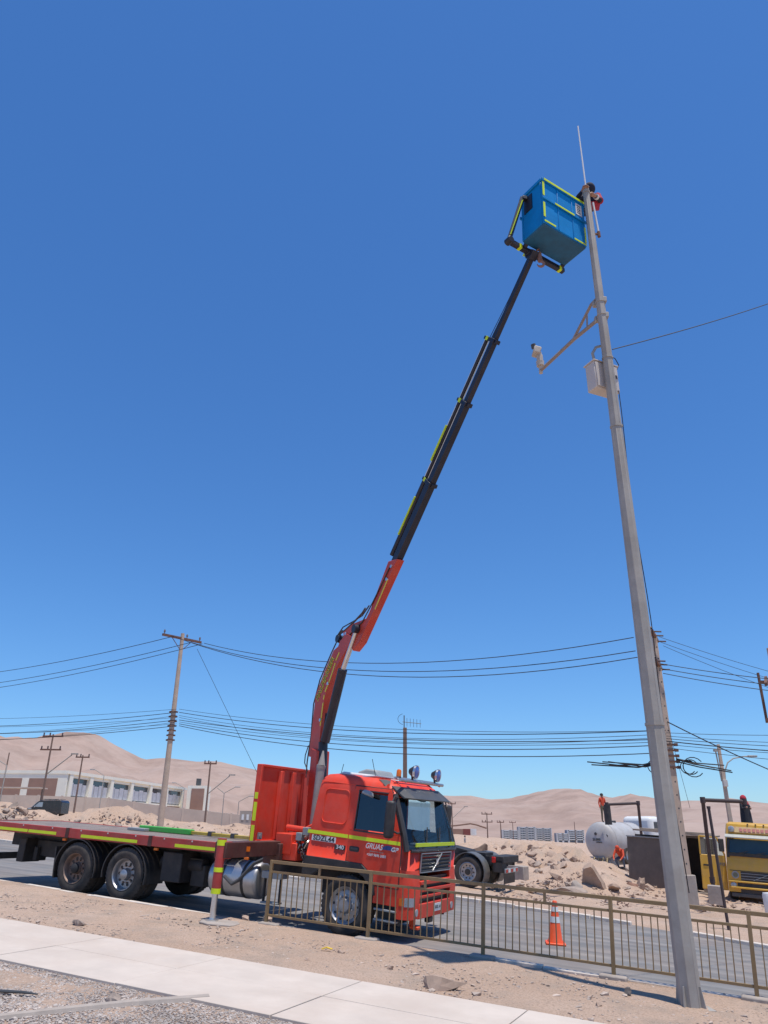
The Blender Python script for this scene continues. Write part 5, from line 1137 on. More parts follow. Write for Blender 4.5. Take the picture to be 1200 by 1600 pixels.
mb = MB(); c_, n_ = Dw['chest'], Dw['spine']; mb.tube([Dw['rsh'] + Vector((.0, -.02, .03)), Dw['rsh'].lerp(Dw['rel'], .6), Dw['rel'] * 1.0], [.09, .08, .065], 10); mb.tube([c_ * .9 + n_ * .1 + Vector((.03, 0, 0)), c_ * .5 + n_ * .5 + Vector((.04, 0, 0)), n_ + Vector((.04, 0, 0))], [.15, .15, .14], 12); mb.build('vest', REDC, wk)
mb = MB(); mb.cyl(Dw['rwr'].lerp(Dw['rel'], .1), Dw['rwr'].lerp(Dw['rel'], .32), .05, n=10); mb.build('cuff', WHITE, wk)

# ------------------------------------------------------------------ ray to terrain
def hit(px, py, z0=14., z1=900.):
    d = ray(px, py); a, b = z0, z1
    for n_ in (90, 40):
        zz = np.geomspace(a, b, n_); below = CAM.z + d.z * zz / FPX < ground_z(d.x * zz / FPX, d.y * zz / FPX); k_ = int(np.argmax(below))
        if not below[k_]: return None
        if k_ == 0: break
        a, b = zz[k_ - 1], zz[k_]
    return CAM + d * (b / FPX)

# ------------------------------------------------------------------ tractor unit across the road
def ground_at_depth(px, Z): return on_ground(px, Z, 1380)
tw = at(730, 1382, 25.3); tw.z = gz(tw.x, tw.y) + .03
tr = thing('tractor_unit', 'black tractor unit without trailer parked across the road behind the red cab', 'truck', tw, RST)
def simple_wheel(par, x, y, z, R_, wid, sg, rimm):
    mb_ = MB(); mb_.lathe([(.3 * R_ / .5, 0), (.42 * R_ / .5, -.02), (R_ * .95, 0), (R_, .04), (R_, wid - .04), (R_ * .93, wid), (.3 * R_ / .5, wid)], (x, y, z), (0, sg, 0), 30); w_ = mb_.build('wheel', RUBBER, par)
    mb_ = MB(); mb_.lathe([(.31 * R_ / .5, .0), (.29 * R_ / .5, -.01), (.27 * R_ / .5, .05), (.14 * R_ / .5, .07), (.13 * R_ / .5, .02), (0, .015)], (x, y, z), (0, sg, 0), 26); r_ = mb_.build('rim', rimm, w_)
    mb_ = MB()
    for k in range(10): a = 2 * PI * k / 10; mb_.cyl((x + .2 * R_ / .5 * math.cos(a), y + sg * .052, z + .2 * R_ / .5 * math.sin(a)), (x + .2 * R_ / .5 * math.cos(a), y + sg * .045, z + .2 * R_ / .5 * math.sin(a)), .026, n=7)
    tag(mb_.build('hand_hole', BLACK, r_), kind='stuff')
    mb_ = MB(); mb_.cyl((x, y + sg * .04, z), (x, y - sg * .01, z), .1 * R_ / .5, n=14); mb_.build('hub', CHASSIS, r_); return w_
for sg in (1, -1):
    simple_wheel(tr, 0, -1.2 * sg + 1.2, .5, .5, .55, sg, RIM); simple_wheel(tr, -3.6, -1.2 * sg + 1.2, .5, .5, .3, sg, RIM)
    mb = MB(); q_ = []; n_ = 14
    for k in range(n_ + 1):
        a = math.radians(-35 + 200 * k / n_)
        for r_ in (.62, .595):
            for yy in (-1.22, -.62): q_.append((r_ * math.cos(a), yy * sg + 1.2, .5 + r_ * math.sin(a)))
    fs = []
    for k in range(n_): o_ = k * 4; fs += [(o_, o_ + 1, o_ + 5, o_ + 4), (o_ + 2, o_ + 6, o_ + 7, o_ + 3), (o_, o_ + 4, o_ + 6, o_ + 2), (o_ + 1, o_ + 3, o_ + 7, o_ + 5)]
    mb.add(q_, fs); mb.build('mudguard', mat('grey_mudguard', (.1, .105, .105), .45, 0, .1, dust=.2), tr)
    mb = MB(); mb.box((.86, .35 if sg == 1 else 2.05, .94), (.14, .3, .18)); mb.build('tail_light', REDLENS, tr, .02)
mb = MB()
for y in (.8, 1.6): mb.box((-1.9, y, .88), (6.2, .09, .28))
for x in (-4.2, -2.6, -1.2, .3, 1.1): mb.box((x, 1.2, .88), (.12, .8, .2))
mb.cyl((0, .2, .5), (0, 2.2, .5), .12); mb.box((-.1, 1.2, 1.06), (1.0, .9, .1)); mb.prism([(-1.6, .75, 1.02), (-1.0, .75, 1.25), (-.3, .75, 1.15), (-.2, .75, 1.02)], (0, .9, 0)); mb.build('chassis_frame', CHASSIS, tr, .01)
mb = MB(); mb.box((.95, 1.2, .95), (.5, 1.9, .22)); mb.box((1.0, .5, .75), (.35, .5, .4)); mb.build('rear_box', CHASSIS, tr, .02)
mb = MB(); mb.box((1.28, .95, .62), (.06, 1.5, .14)); bb_ = mb.build('rear_bar', GREY, tr, .01)
for k in range(5): mb = MB(); mb.box((1.313, .3 + k * .3, .62), (.006, .2, .1)); mb.build('chevron_strip', WHITE if k % 2 else REDLENS, bb_)
mb = MB(); mb.box((1.2, .95, .38), (.02, 1.3, .34)); mb.build('mud_flap', BLACK, tr)
mb = MB(); mb.box((-3.35, 1.2, 1.75), (1.9, 2.4, 1.9)); tcab = mb.build('cab', WHITE, tr, .08, seg=3)
mb = MB(); mb.box((-4.31, 1.2, 2.15), (.03, 2.1, .75)); mb.box((-3.75, -.003, 2.15), (.7, .02, .6)); mb.build('window', DARKGL, tcab); mb = MB(); mb.box((-4.35, 1.2, 1.25), (.06, 1.9, .5)); mb.build('grille', BLACK, tcab)

# ------------------------------------------------------------------ water tank truck with its filling pipe
tz = 47.; tb = ground_at_depth(940, tz)
tt = thing('tank_truck', 'white water tank truck with grey domed tank beside the rubble heap', 'tank truck', tb)
axd = (T * .93 + S * .37); axd.z = 0; axd.normalize(); sdv = Vector((axd.y, -axd.x, 0))
zc_ = at(938, 1314, tz).z - tb.z; Rt = 1.12
e0 = at(938, 1314, tz) - tb
WTANK = mat('tank_white_paint', (.44, .44, .44), .55, 0, .12, 1.2, c2=(.3, .27, .25), c2amt=.5, dscale=.9, dust=.35)
mb = MB(); mb.lathe([(0, -.34), (.35, -.32), (.7, -.24), (.95, -.12), (1.07, -.02), (Rt, .1), (Rt, 3.7), (1.0, 3.85), (.6, 4.0), (0, 4.05)], e0, axd, 40); tk_ = mb.build('tank', WTANK, tt, angle=50)
mb = MB(); mb.lathe([(Rt + .012, 0), (Rt + .012, .07), (Rt, .07)], e0 + axd * .12, axd, 40); mb.lathe([(Rt + .012, 0), (Rt + .012, .07), (Rt, .07)], e0 + axd * 2.6, axd, 40); mb.build('tank_hoop', WTANK, tk_)
for u_, z in ((-.1, .42), (.62, .3)): mb = MB(); mb.cyl(e0 + sdv * u_ + Vector((0, 0, z)) - axd * (.26 - .2 * abs(u_)), e0 + sdv * u_ + Vector((0, 0, z)) - axd * (.36 - .2 * abs(u_)), .09, n=12); mb.build('tank_port', DGREY, tk_)
text_mesh('lettering', '21.000', .2, DGREY, tk_, frame(e0 + sdv * -.05 + Vector((0, 0, .08)) - axd * .36, sdv, (0, 0, 1)), .02, bold=.006); text_mesh('lettering', 'LITROS', .13, DGREY, tk_, frame(e0 + sdv * .12 + Vector((0, 0, -.08)) - axd * .36, sdv, (0, 0, 1)), .02)
mb = MB(); mb.box((e0 + axd * 1.5) * 1 + Vector((0, 0, 1.15)), (.5, .5, .14)); mb.build('manhole', DGREY, tk_, .03)
mb = MB()
for f in (-.5, .5): mb.bar(e0 + sdv * f - Vector((0, 0, 1.25)), e0 + sdv * f - Vector((0, 0, 1.25)) + axd * 5.8, .1, .26)
for k in range(4): mb.bar(e0 + axd * (.2 + k * 1.1) + sdv * -.75 - Vector((0, 0, 1.1)), e0 + axd * (.2 + k * 1.1) + sdv * .75 - Vector((0, 0, 1.1)), .12, .3)
for f in (-.95, .2): mb.bar(e0 + sdv * f - axd * .15 - Vector((0, 0, .85)), e0 + sdv * f - axd * .15 - Vector((0, 0, 2.0)), .08, .08)
mb.bar(e0 + sdv * -.95 - axd * .15 - Vector((0, 0, .95)), e0 + sdv * .3 - axd * .15 - Vector((0, 0, .95)), .08, .08); mb.build('chassis_frame', GREY, tt)
for k, (f, s2) in enumerate(((1.4, -1), (2.7, -1), (5.2, -1), (1.4, 1), (2.7, 1), (5.2, 1))):
    c = e0 + axd * f + sdv * (s2 * 1.05); c.z = .5; mb = MB(); mb.lathe([(.28, 0), (.46, 0), (.5, .05), (.5, .25), (.46, .3), (.28, .3)], c, -sdv * s2, 24); w_ = mb.build('wheel', RUBBER, tt); mb = MB(); mb.lathe([(.3, .02), (.2, .08), (0, .08)], c, -sdv * s2, 16); mb.build('rim', RIM, w_)
c = e0 + axd * 5.4; mb = MB(); R_ = rotm(axd); mb.box((c.x, c.y, 1.85), (1.4, 2.2, 2.0), R_); tc_ = mb.build('cab', WHITE, tt, .3, seg=4)
for q_ in (1.1, -1.1): mb = MB(); mb.box((c.x + sdv.x * q_, c.y + sdv.y * q_, 2.2), (.8, .03, .6), R_); mb.build('window', DARKGL, tc_)
pm = MB(); pb_ = e0 - Vector((0, 0, 1.5)) + sdv * -.55 - axd * .3; pm.box((pb_.x, pb_.y, pb_.z + .1), (.6, .4, .4), R_); pm.build('pump', mat('pump_red', (.3, .06, .04), .6, dust=.3), tt, .03)
HOSE = mat('hose_tan', (.36, .27, .14), .7, 0, .15, 5)
mb = MB()
for k in range(4):
    u0 = -.3 + .3 * k; mb.tube([e0 + sdv * u0 - axd * .35 + Vector((0, 0, -.95)), e0 + sdv * (u0 + .05) - axd * .6 + Vector((0, 0, -1.15 - .1 * k)), e0 + sdv * (u0 + .35) - axd * .65 + Vector((0, 0, -1.5 - .1 * k)), e0 + sdv * (u0 + .5) - axd * .5 + Vector((0, 0, -1.9))], .05, 7)
mb.build('suction_hose', HOSE, tt)
def gantry(name, label, pts, r, cat='water pipe'):
    b_ = Vector(pts[0]); g_ = gz(b_.x, b_.y); t_ = thing(name, label, cat, Vector((b_.x, b_.y, g_))); o_ = Vector((b_.x, b_.y, g_)); pts = [Vector((b_.x, b_.y, g_ - .2))] + [Vector(p) for p in pts]
    for k in range(len(pts) - 1):
        mb_ = MB(); mb_.cyl(pts[k] - o_, pts[k + 1] - o_, r, n=10); mb_.build('pipe', MATS['pipe_brown'], t_)
        mb_ = MB(); mb_.cyl(pts[k + 1] - o_ - Vector((0, 0, r * 1.5)), pts[k + 1] - o_ + Vector((0, 0, r * 1.5)), r * 1.35, n=10); mb_.build('elbow', MATS['pipe_brown'], t_)
    return t_
mat('pipe_brown', (.075, .055, .055), .7, .2, .2, 4)
gp = gantry('filling_pipe', 'dark pipe arch over the white tank truck', [at(1003, 1312, 45.5), at(997, 1255, 45.5), at(948, 1257, 45.5)], .085)
b_ = at(948, 1257, 45.5) - gp.location; mb = MB(); mb.cyl(b_, b_ - Vector((0, 0, 1.15)), .2, .22, n=12); mb.build('filling_sleeve', BLACK, gp)
gp2 = gantry('filling_pipe', 'dark pipe arch beside the yellow truck with its open door', [at(1113, 1375, 29.5), at(1098, 1250, 29.5), at(1163, 1252.5, 29.5)], .075)
b_ = on_ground(1137, 18.6, 1440); hh = 2.
for _ in range(60): hh += (pix(b_ + Vector((0, 0, hh)))[1] - 1261) * .01
sp = thing('steel_post', 'bare brown steel post standing at the far roadside', 'post', b_); mb = MB(); mb.cyl((0, 0, -.2), (-.05, 0, hh), .038, n=10); mb.build('post_tube', MATS['pipe_brown'], sp); mb = MB(); mb.cyl((-.05, 0, hh - .04), (-.05, 0, hh + .02), .05, n=10); mb.build('post_cap', MATS['pipe_brown'], sp)
# people round the trucks
ft_ = at(944, 1285, 46.6); q1_, D1 = person('person', 'man in an orange vest and olive trousers standing on the white tank', ft_, .35, None, (ORANGE, OLIVE, SKIN, SHOE)); headgear(q1_, D1, HAIR); face(q1_, D1)
J2 = dict(pelvis=(0, .12, .52), spine=(0, -.02, .66), chest=(0, -.16, .78), neck=(0, -.27, .86), head=(0, -.35, .92), top=(0, -.38, 1.0), face=(0, -.41, .88), lsh=(.18, -.18, .82), rsh=(-.18, -.18, .82), lel=(.26, -.32, .58), rel=(-.24, -.32, .58), lwr=(.18, -.5, .42), rwr=(-.16, -.5, .42), lha=(.15, -.57, .38), rha=(-.13, -.57, .38), lhip=(.11, .1, .48), rhip=(-.11, .1, .48), lkn=(.2, -.28, .48), rkn=(-.2, -.26, .42), lan=(.16, -.08, .09), ran=(-.16, -.02, .09), lto=(.18, -.24, .03), rto=(-.18, -.18, .03))
c2_ = on_ground(972, 40, 1352); c2_.z = at(972, 1357, 40).z - .02; q2_, D2 = person('person', 'man crouching in an orange vest at the tank truck rear', c2_, -.7, J2, (ORANGE, JEANS, SKIN, SHOE), 1.12); headgear(q2_, D2, ORANGE, 'hood', .118, down=.3)
mb = MB(); mb.tube([D2['spine'], D2['chest'], D2['neck']], [.17, .19, .12], 12); mb.build('vest', ORANGE, q2_)
# ------------------------------------------------------------------ yellow truck
ys = at(1139, 1396, 30.); ys.z = gz(ys.x, ys.y) + .0
yt = thing('yellow_truck', 'yellow truck facing the road with its side door swung open', 'truck', ys, RST)
mb = MB()
rg = [(.35, .0, .0, .05), (.95, .0, .0, .06), (1.3, 0, 0, .06), (1.45, .02, .04, .08), (2.35, .05, .18, .1), (2.5, .06, .2, .1), (2.9, .12, .32, .12), (2.98, .25, .5, .1)]
vv = []
for z, ix_, fy_, rc in rg:
    x0, x1, y0, y1 = ix_, 2.5 - ix_, fy_, 2.1
    pts = [(x0, y1), (x0, y0 + rc), (x0 + rc * .3, y0 + rc * .3), (x0 + rc, y0), (x1 - rc, y0), (x1 - rc * .3, y0 + rc * .3), (x1, y0 + rc), (x1, y1)]; vv += [(x, y, z) for x, y in pts]
n_ = 8; mb.add(vv, [(k * n_ + i, k * n_ + (i + 1) % n_, (k + 1) * n_ + (i + 1) % n_, (k + 1) * n_ + i) for k in range(len(rg) - 1) for i in range(n_)] + [tuple(range(n_)), tuple(range((len(rg) - 1) * n_, len(rg) * n_))])
yc = mb.build('cab', YTRUCK, yt, .01)
mb = MB(); mb.prism([(.16, .085, 1.80), (2.34, .085, 1.80), (2.30, .165, 2.33), (.2, .165, 2.33)], (0, -.02, 0)); mb.build('windscreen', mat('dark_teal_glass', (.025, .05, .065), .1, .1, .3, 1.2), yc)
mb = MB()
for x0 in (.35, 1.0, 1.7): mb.bar((x0, .04, 1.76), (x0 + .5, .06, 1.88), .03, .03)
mb.box((1.25, .05, 1.73), (2.3, .06, .12)); mb.build('wiper', BLACK, yc)
mb = MB(); mb.prism([(.05, .12, 2.5), (.05, -.18, 2.40), (.05, -.18, 2.37), (.05, .12, 2.46)], (2.4, 0, 0)); mb.build('sun_visor', mat('visor_pale', (.45, .45, .4), .4), yc)
mb = MB(); mb.prism([(.2, .2, 2.58), (2.3, .2, 2.58), (2.3, .285, 2.8), (.2, .285, 2.8)], (0, -.015, 0)); sgn_ = mb.build('name_board', mat('board_cream', (.6, .42, .2), .6, c2=(.55, .2, .16), c2amt=.6, dscale=2.5), yc)
for k in range(9): mb = MB(); x0 = .62 + k * .16; mb.prism([(x0, .215, 2.63), (x0 + .11, .215, 2.63), (x0 + .11, .25, 2.74), (x0, .25, 2.74)], (0, -.03, 0)); mb.build('faded_letter', mat('faded_red', (.55, .2, .17), .6), sgn_)
for x in (.32, 2.18): mb = MB(); mb.lathe([(0, -.02), (.1, 0), (.12, .04), (.12, .1)], (x, .1, 2.7), (0, 1, 0), 16); mb.build('roof_lamp', LENS, yc)
for k in range(3): mb = MB(); mb.box((.95 + k * .3, .3, 2.92), (.06, .05, .03)); mb.build('marker_lamp', DGREY, yc)
mb = MB(); mb.box((1.25, -.005, .95), (1.5, .02, .34)); mb.build('grille', BLACK, yc)
for sx in (.1, 2.4): mb = MB(); mb.prism([(sx - .045, .1, 1.62), (sx + .045, .07, 1.62), (sx + .045 + (.05 if sx < 1 else -.05), .17, 2.36), (sx - .045 + (.05 if sx < 1 else -.05), .2, 2.36)], (0, -.05, 0)); mb.build('pillar_trim', BLACK, yc)
mb = MB(); mb.box((1.25, -.004, 1.14), (2.3, .012, .02)); mb.build('panel_gap', BLACK, yc)
mb = MB(); mb.bar((.95, -.03, .82), (1.55, -.03, 1.08), .02, .06, (0, 1, 0))
for k in range(3): mb.box((1.25, -.02, .85 + k * .1), (1.5, .012, .02))
mb.build('grille_bar', GREY, yc)
mb = MB(); mb.box((1.25, -.006, .63), (1.8, .02, .13)); mb.box((1.25, -.006, .40), (1.6, .02, .15)); mb.build('bumper_intake', BLACK, yc)
mb = MB(); mb.box((1.25, -.05, .515), (2.3, .1, .07)); mb.box((1.25, -.04, .735), (2.46, .08, .06)); mb.build('bumper', YTRUCK, yc, .02)
mb = MB(); mb.box((1.25, -.02, .25), (2.3, .06, .14)); mb.build('lower_bumper', DGREY, yc, .02)
mb = MB(); mb.box((1.45, -.06, .30), (.5, .01, .14)); mb.build('number_plate', WHITE, yc)
for x in (.22, 2.28):
    mb = MB(); mb.lathe([(0, -.03), (.1, -.01), (.13, .03), (.13, .1)], (x - .02 if x < 1 else x + .02, -.02, .6), (0, 1, 0), 16); mb.build('headlight', LENS, yc)
    mb = MB(); mb.cyl((x + .08, -.01, .98), (x + .08, -.025, .98), .14, n=18); lg_ = mb.build('round_badge', GREY, yc); mb = MB(); mb.cyl((x + .08, -.028, .98), (x + .08, -.03, .98), .09, n=12); mb.build('badge_centre', mat('badge_olive', (.16, .16, .1), .5), lg_)
# open door
DR = Matrix.Rotation(math.radians(-14), 3, 'Z')
dr = MB(); dr.box((-.5, 0, -.2), (1.0, .06, 1.3)); door = dr.build('door', YTRUCK, yt, .02); door.location = (-.02, .35, 1.2); door.rotation_euler = (0, 0, math.radians(14))
mb = MB()
for a, b in (((-.98, 0, .45), (-.98, 0, 1.15)), ((-.98, 0, 1.15), (-.28, 0, 1.12)), ((-.28, 0, 1.12), (-.02, 0, .45))): mb.bar(a, b, .07, .06)
mb.build('window_frame', YTRUCK, door, .01)
mb = MB(); mb.prism([(-.96, 0, .45), (-.05, 0, .45), (-.29, 0, 1.12), (-.96, 0, 1.14)], (0, .01, 0)); mb.build('window', GLASSC, door)
mb = MB(); mb.box((-.8, -.035, .05), (.2, .02, .06)); mb.build('handle', BLACK, door)
text_mesh('lettering', 'FH12', .15, mat('door_print', (.1, .12, .2), .5), door, frame((-.22, -.034, .12), (1, 0, 0), (0, 0, 1)), .006, bold=.004)
mb = MB(); mb.box((-.15, -.14, .85), (.2, .14, .5)); mb.build('mirror', BLACK, door, .03)
for x in (.0, 2.2): mb = MB(); mb.lathe([(.28, 0), (.46, 0), (.5, .05), (.5, .25), (.46, .3), (.28, .3)], (x, .9, .48), (1, 0, 0), 24); mb.build('wheel', RUBBER, yt)
mb = MB(); mb.box((1.25, 5.2, .8), (1.0, 6.5, .3)); mb.build('chassis_frame', CHASSIS, yt)
mb = MB(); mb.lathe([(0, 0), (.7, .1), (1.1, .3), (1.15, .4), (1.15, 5.2), (0, 5.5)], (1.25, 2.7, 1.85), (0, 1, 0), 28); mb.build('tank', WTANK, yt)
for y in (5.2, 6.6):
    for x, sg in ((0, 1), (2.5, -1)): mb = MB(); mb.lathe([(.28, 0), (.46, 0), (.5, .05), (.5, .5), (.46, .55), (.28, .55)], (x, y, .5), (sg, 0, 0), 24); mb.build('wheel', RUBBER, yt)
p3w = at(1167, 1283, 34.5) - Vector((0, 0, .62))
q3_, D3 = person('person', 'person in dark clothes with a red head cloth on the yellow truck', p3w, .2, dict(lel=(.22, -.12, 1.15), rel=(-.22, -.12, 1.15), lwr=(.1, -.28, 1.18), rwr=(-.14, -.3, 1.2), lha=(.06, -.33, 1.2), rha=(-.1, -.36, 1.23)), (DARKC, DARKC, SKIN, SHOE)); headgear(q3_, D3, REDC, 'head_cloth', .145, down=.9)
mb = MB(); mb.lathe([(.26, .45), (.24, .9), (.21, 1.2), (.2, 1.38), (.08, 1.46)], (0, 0, 0), (0, 0, 1), 14); mb.build('coat', DARKC, q3_)
mb = MB(); mb.lathe([(.2, 1.34), (.19, 1.42), (.14, 1.5), (.12, 1.54)], (0, -.01, 0), (0, 0, 1), 14); mb.build('scarf', REDC, q3_)
wt = thing('white_drum', 'white plastic drum standing at the right picture edge', 'drum', on_ground(1206, 24, 1420)); mb = MB(); mb.lathe([(0, 0), (.2, 0), (.22, .05), (.22, .6), (.2, .68), (0, .7)], (0, 0, 0), (0, 0, 1), 20); mb.build('drum_body', WHITE, wt)
# ------------------------------------------------------------------ shed
kb0 = at(984, 1387, 33.)
sh = thing('roadside_shed', 'low flat-roofed shed with dark grey front wall and open doorway', 'shed', kb0, RST)
SW = mat('shed_panel', (.13, .105, .088), .75, 0, .15, 1.5, dust=.2); ADO = mat('shed_timber', (.34, .27, .21), .9, 0, .2, 3, dust=.2)
mb = MB(); mb.box((1.15, .04, 1.05), (2.3, .08, 2.12)); mb.build('front_wall', SW, sh)
mb = MB(); mb.box((1.15, .0, 2.13), (2.36, .12, .05)); mb.build('wall_cap', GREY, sh)
for c_, d_ in (((0.04, 1.3, 1.05), (.08, 2.42, 2.1)), ((3.6, 1.3, 1.1), (.08, 2.42, 2.2)), ((1.8, 2.58, 1.1), (3.6, .08, 2.2))): mb = MB(); mb.box(c_, d_); mb.build('side_wall', SW, sh)
for x in (2.42, 3.18, 3.42): mb = MB(); mb.box((x, .06, 1.12), (.12 if x < 3 else .2, .14, 2.24)); mb.build('door_jamb', ADO, sh, .01)
mb = MB(); mb.box((2.8, .06, 2.27), (.9, .14, .1)); mb.build('lintel', SW, sh)
mb = MB(); mb.box((2.05, 1.25, 2.38), (3.5, 2.9, .07), Matrix.Rotation(.02, 3, 'Y')); mb.build('roof_sheet', ADO, sh)
mb = MB(); mb.box((1.3, .3, 2.46), (1.4, .8, .09)); mb.box((2.9, .25, 2.44), (1.5, .7, .06)); mb.build('roof_board', ADO, sh, .01)
mb = MB(); mb.box((2.8, 0, .04), (.9, .5, .1)); mb.build('threshold', CBLK, sh)
mb = MB(); mb.box((3.42, -.06, 2.6), (.03, .03, .9)); mb.build('roof_stake', WOOD, sh)
for (x, y, Z, d, lb) in ((1116, 1390, 28, (.5, .45, .66), 'grey concrete block standing beside the shed doorway'), (1072, 1392, 26.5, (.25, .3, .55), 'small concrete stub at the foot of the concrete pole')):
    g_ = on_ground(x, Z, y); mb = MB(); mb.box((0, 0, d[2] / 2), d); o = mb.build('concrete_block', CBLK, None, .02); o.location = g_ - Vector((0, 0, .03)); o.rotation_euler = RST.to_euler(); tag(o, lb, 'concrete block')
# ------------------------------------------------------------------ rubble
def drop(name, label, cat, px, py, me, m_, rz, tilt=0., sink=0., group=None):
    p = hit(px, py)
    if p is None: return None
    if not me.materials: me.materials.append(m_)
    o = bpy.data.objects.new(name, me); col.objects.link(o); o.location = p - Vector((0, 0, sink)); o.rotation_euler = (tilt, tilt * .6, rz); return tag(o, label, cat, group)
def tri_slab():
    mb_ = MB(); o_ = [(-.42, -.15), (.62, -.15), (.42, .18), (.05, .62), (-.2, .8), (-.4, .62)]; mb_.prism([(x, 0, z) for x, z in o_], (0, .3, 0)); me_ = mb_.mesh('slab', ROCK, 20); bm_ = bmesh.new(); bm_.from_mesh(me_); bmesh.ops.subdivide_edges(bm_, edges=bm_.edges[:], cuts=2, use_grid_fill=True); bmesh.ops.triangulate(bm_, faces=bm_.faces[:])
    for v in bm_.verts: v.co += Vector((mnoise.noise(v.co * 3.), mnoise.noise(v.co * 3. + Vector((7, 0, 0))), mnoise.noise(v.co * 3. + Vector((0, 9, 0))))) * .07
    bm_.to_mesh(me_); bm_.free(); me_.polygons.foreach_set('use_smooth', [False] * len(me_.polygons)); return me_
drop('rock_slab', 'large upright broken slab below the tank truck', 'rubble', 925, 1386, tri_slab(), ROCK, -.3, .45)
drop('rock_slab', 'long flat broken slab lying at the heap foot', 'rubble', 890, 1394, chunk(62, 18, (1.7, .7, .4), .9), ROCK2, .2, .1)
drop('rubble_block', 'grey broken concrete block standing in front of the heap', 'rubble', 902, 1388, chunk(63, 18, (.55, .45, .6), .95), CBLK, .4)
drop('rubble_block', 'reddish brick block lying beside the large upright slab', 'rubble', 984, 1384, chunk(64, 20, (.85, .4, .36), 1.), mat('brick_red', (.30, .16, .11), .9, 0, .2, 4, dust=.25), -.25)
drop('rock_slab', 'tilted pale slab against the shed wall', 'rubble', 1000, 1386, chunk(65, 18, (.45, .35, 1.0), .7), ROCK, .5, .5)
drop('rock_slab', 'rounded pale boulder at the shed corner', 'rubble', 1013, 1387, chunk(66, 18, (.6, .5, .45), .3), ROCK, .1)
drop('rock_slab', 'round pale boulder beside the bare steel post', 'rubble', 1118, 1408, chunk(67, 22, (.55, .45, .45), .2), ROCK, .4)
drop('rubble_block', 'brown notched stone block standing on the heap behind the tractor unit', 'rubble', 750, 1338, chunk(68, 18, (1.2, .9, 1.7), .8), mat('brown_stone', (.17, .115, .085), .95, 0, .25, 2, dust=.1), .2)
w0, w1 = on_ground(786, 33, 1362), on_ground(822, 32, 1362); mb = MB(); d_ = w1 - w0; mb.bar((0, 0, .22), d_ + Vector((0, 0, .22)), .35, .75); o = mb.build('low_wall', CBLK, None, .03); o.location = w0; tag(o, 'low grey concrete wall stub behind the tractor unit tail', 'wall')
rr3 = random.Random(77); CH = [chunk(700 + k, 14, (1, rr3.uniform(.6, .95), rr3.uniform(.45, .8)), rr3.uniform(.3, .9)) for k in range(14)]
CH2 = []
for k, c_ in enumerate(CH): c_.materials.append(ROCK if k % 3 else ROCK2)
def rocks(n_, x0, x1, y0, y1, smin, smax, label, group, cat='rubble', name='rock'):
    for _ in range(n_):
        px, py = rr3.uniform(x0, x1), rr3.uniform(y0, y1); p = hit(px, py, 22)
        if p is None or depth_at(p) > 110: continue
        s_, t_ = st_of(np.array([p.x]), np.array([p.y]))
        if t_[0] < tfar(s_)[0] + .6: continue
        o = bpy.data.objects.new(name, rr3.choice(CH)); col.objects.link(o); q_ = smin + (smax - smin) * rr3.random() ** 2.2
        o.location = p + Vector((0, 0, q_ * .12)); o.scale = (q_, q_, q_); o.rotation_euler = (rr3.uniform(-.5, .5), rr3.uniform(-.5, .5), rr3.uniform(0, 6.28)); tag(o, label, cat, group)
rocks(125, 770, 990, 1306, 1394, .2, .8, 'loose stone in the rubble heap in front of the tank truck', 'stones of the right rubble heap')
rocks(40, 700, 860, 1300, 1330, .3, .85, 'stone on the far rubble ridge behind the tractor unit', 'stones of the far rubble ridge')
rocks(16, 1000, 1195, 1385, 1425, .12, .35, 'small stone on the dirt before the shed and yellow truck', 'stones before the shed')
rocks(75, -10, 58, 1262, 1290, .3, .8, 'pale stone in the pile at the left beyond the flatbed', 'stones of the left pile')
rocks(48, 60, 400, 1280, 1318, .2, .6, 'stone on the low dirt bank beyond the flatbed', 'stones of the dirt bank')
def scat_px(name, label, n_, x0, x1, y0, y1, smin, smax, seed):
    pts, sz = [], []
    r = random.Random(seed)
    for _ in range(n_):
        p = hit(r.uniform(x0, x1), r.uniform(y0, y1), 22)
        if p is None or depth_at(p) > 90: continue
        s_, t_ = st_of(np.array([p.x]), np.array([p.y]))
        if t_[0] < tfar(s_)[0] + .4: continue
        pts.append(tuple(p)); sz.append(smin + (smax - smin) * r.random() ** 2)
    return scatter(name, ROCK, np.array(pts), sz, seed, label, 'rubble')
scat_px('rubble_grit', 'small broken stones littering the dirt beyond the road', 2600, 765, 1200, 1300, 1425, .07, .32, 900)
scat_px('rubble_grit', 'small broken stones littering the bank beyond the flatbed', 1500, 0, 470, 1262, 1325, .08, .3, 950)
# deck load: green strap box and yellow rails
db = thing('lashing_gear', 'green and yellow lashing bars lying on the flatbed', 'lashing bars', TM @ Vector((-4.0, .35, 1.29)), RST)
GRN = mat('green_paint', (.06, .42, .06), .5, 0, .1, 4, dust=.15)
mb = MB(); mb.box((-1.55, 0, .06), (1.5, .16, .11)); mb.build('green_bar', GRN, db, .015)
for k in range(4): mb = MB(); mb.box((-.62 + k * .62, .02, .05), (.52, .12, .07)); mb.build('yellow_bar', mat('yellow_worn', (.5, .36, .05), .6, 0, .25, 6, dust=.4), db, .01)
for k in range(5): mb = MB(); mb.box((-.9 + k * .62, .02, .06), (.1, .16, .1)); mb.build('grip', DGREY, db, .01)
bd = MB(); bd.prism([(0, 0, 0), (.5, .02, 0), (.52, .3, 0), (.02, .28, 0)], (0, 0, .06)); o = bd.build('grey_board', GREY, None, .01); o.location = TM @ Vector((-6.5, .1, 1.29)); o.rotation_euler = RST.to_euler(); tag(o, 'small pale board lying on the flatbed near its rear', 'board')

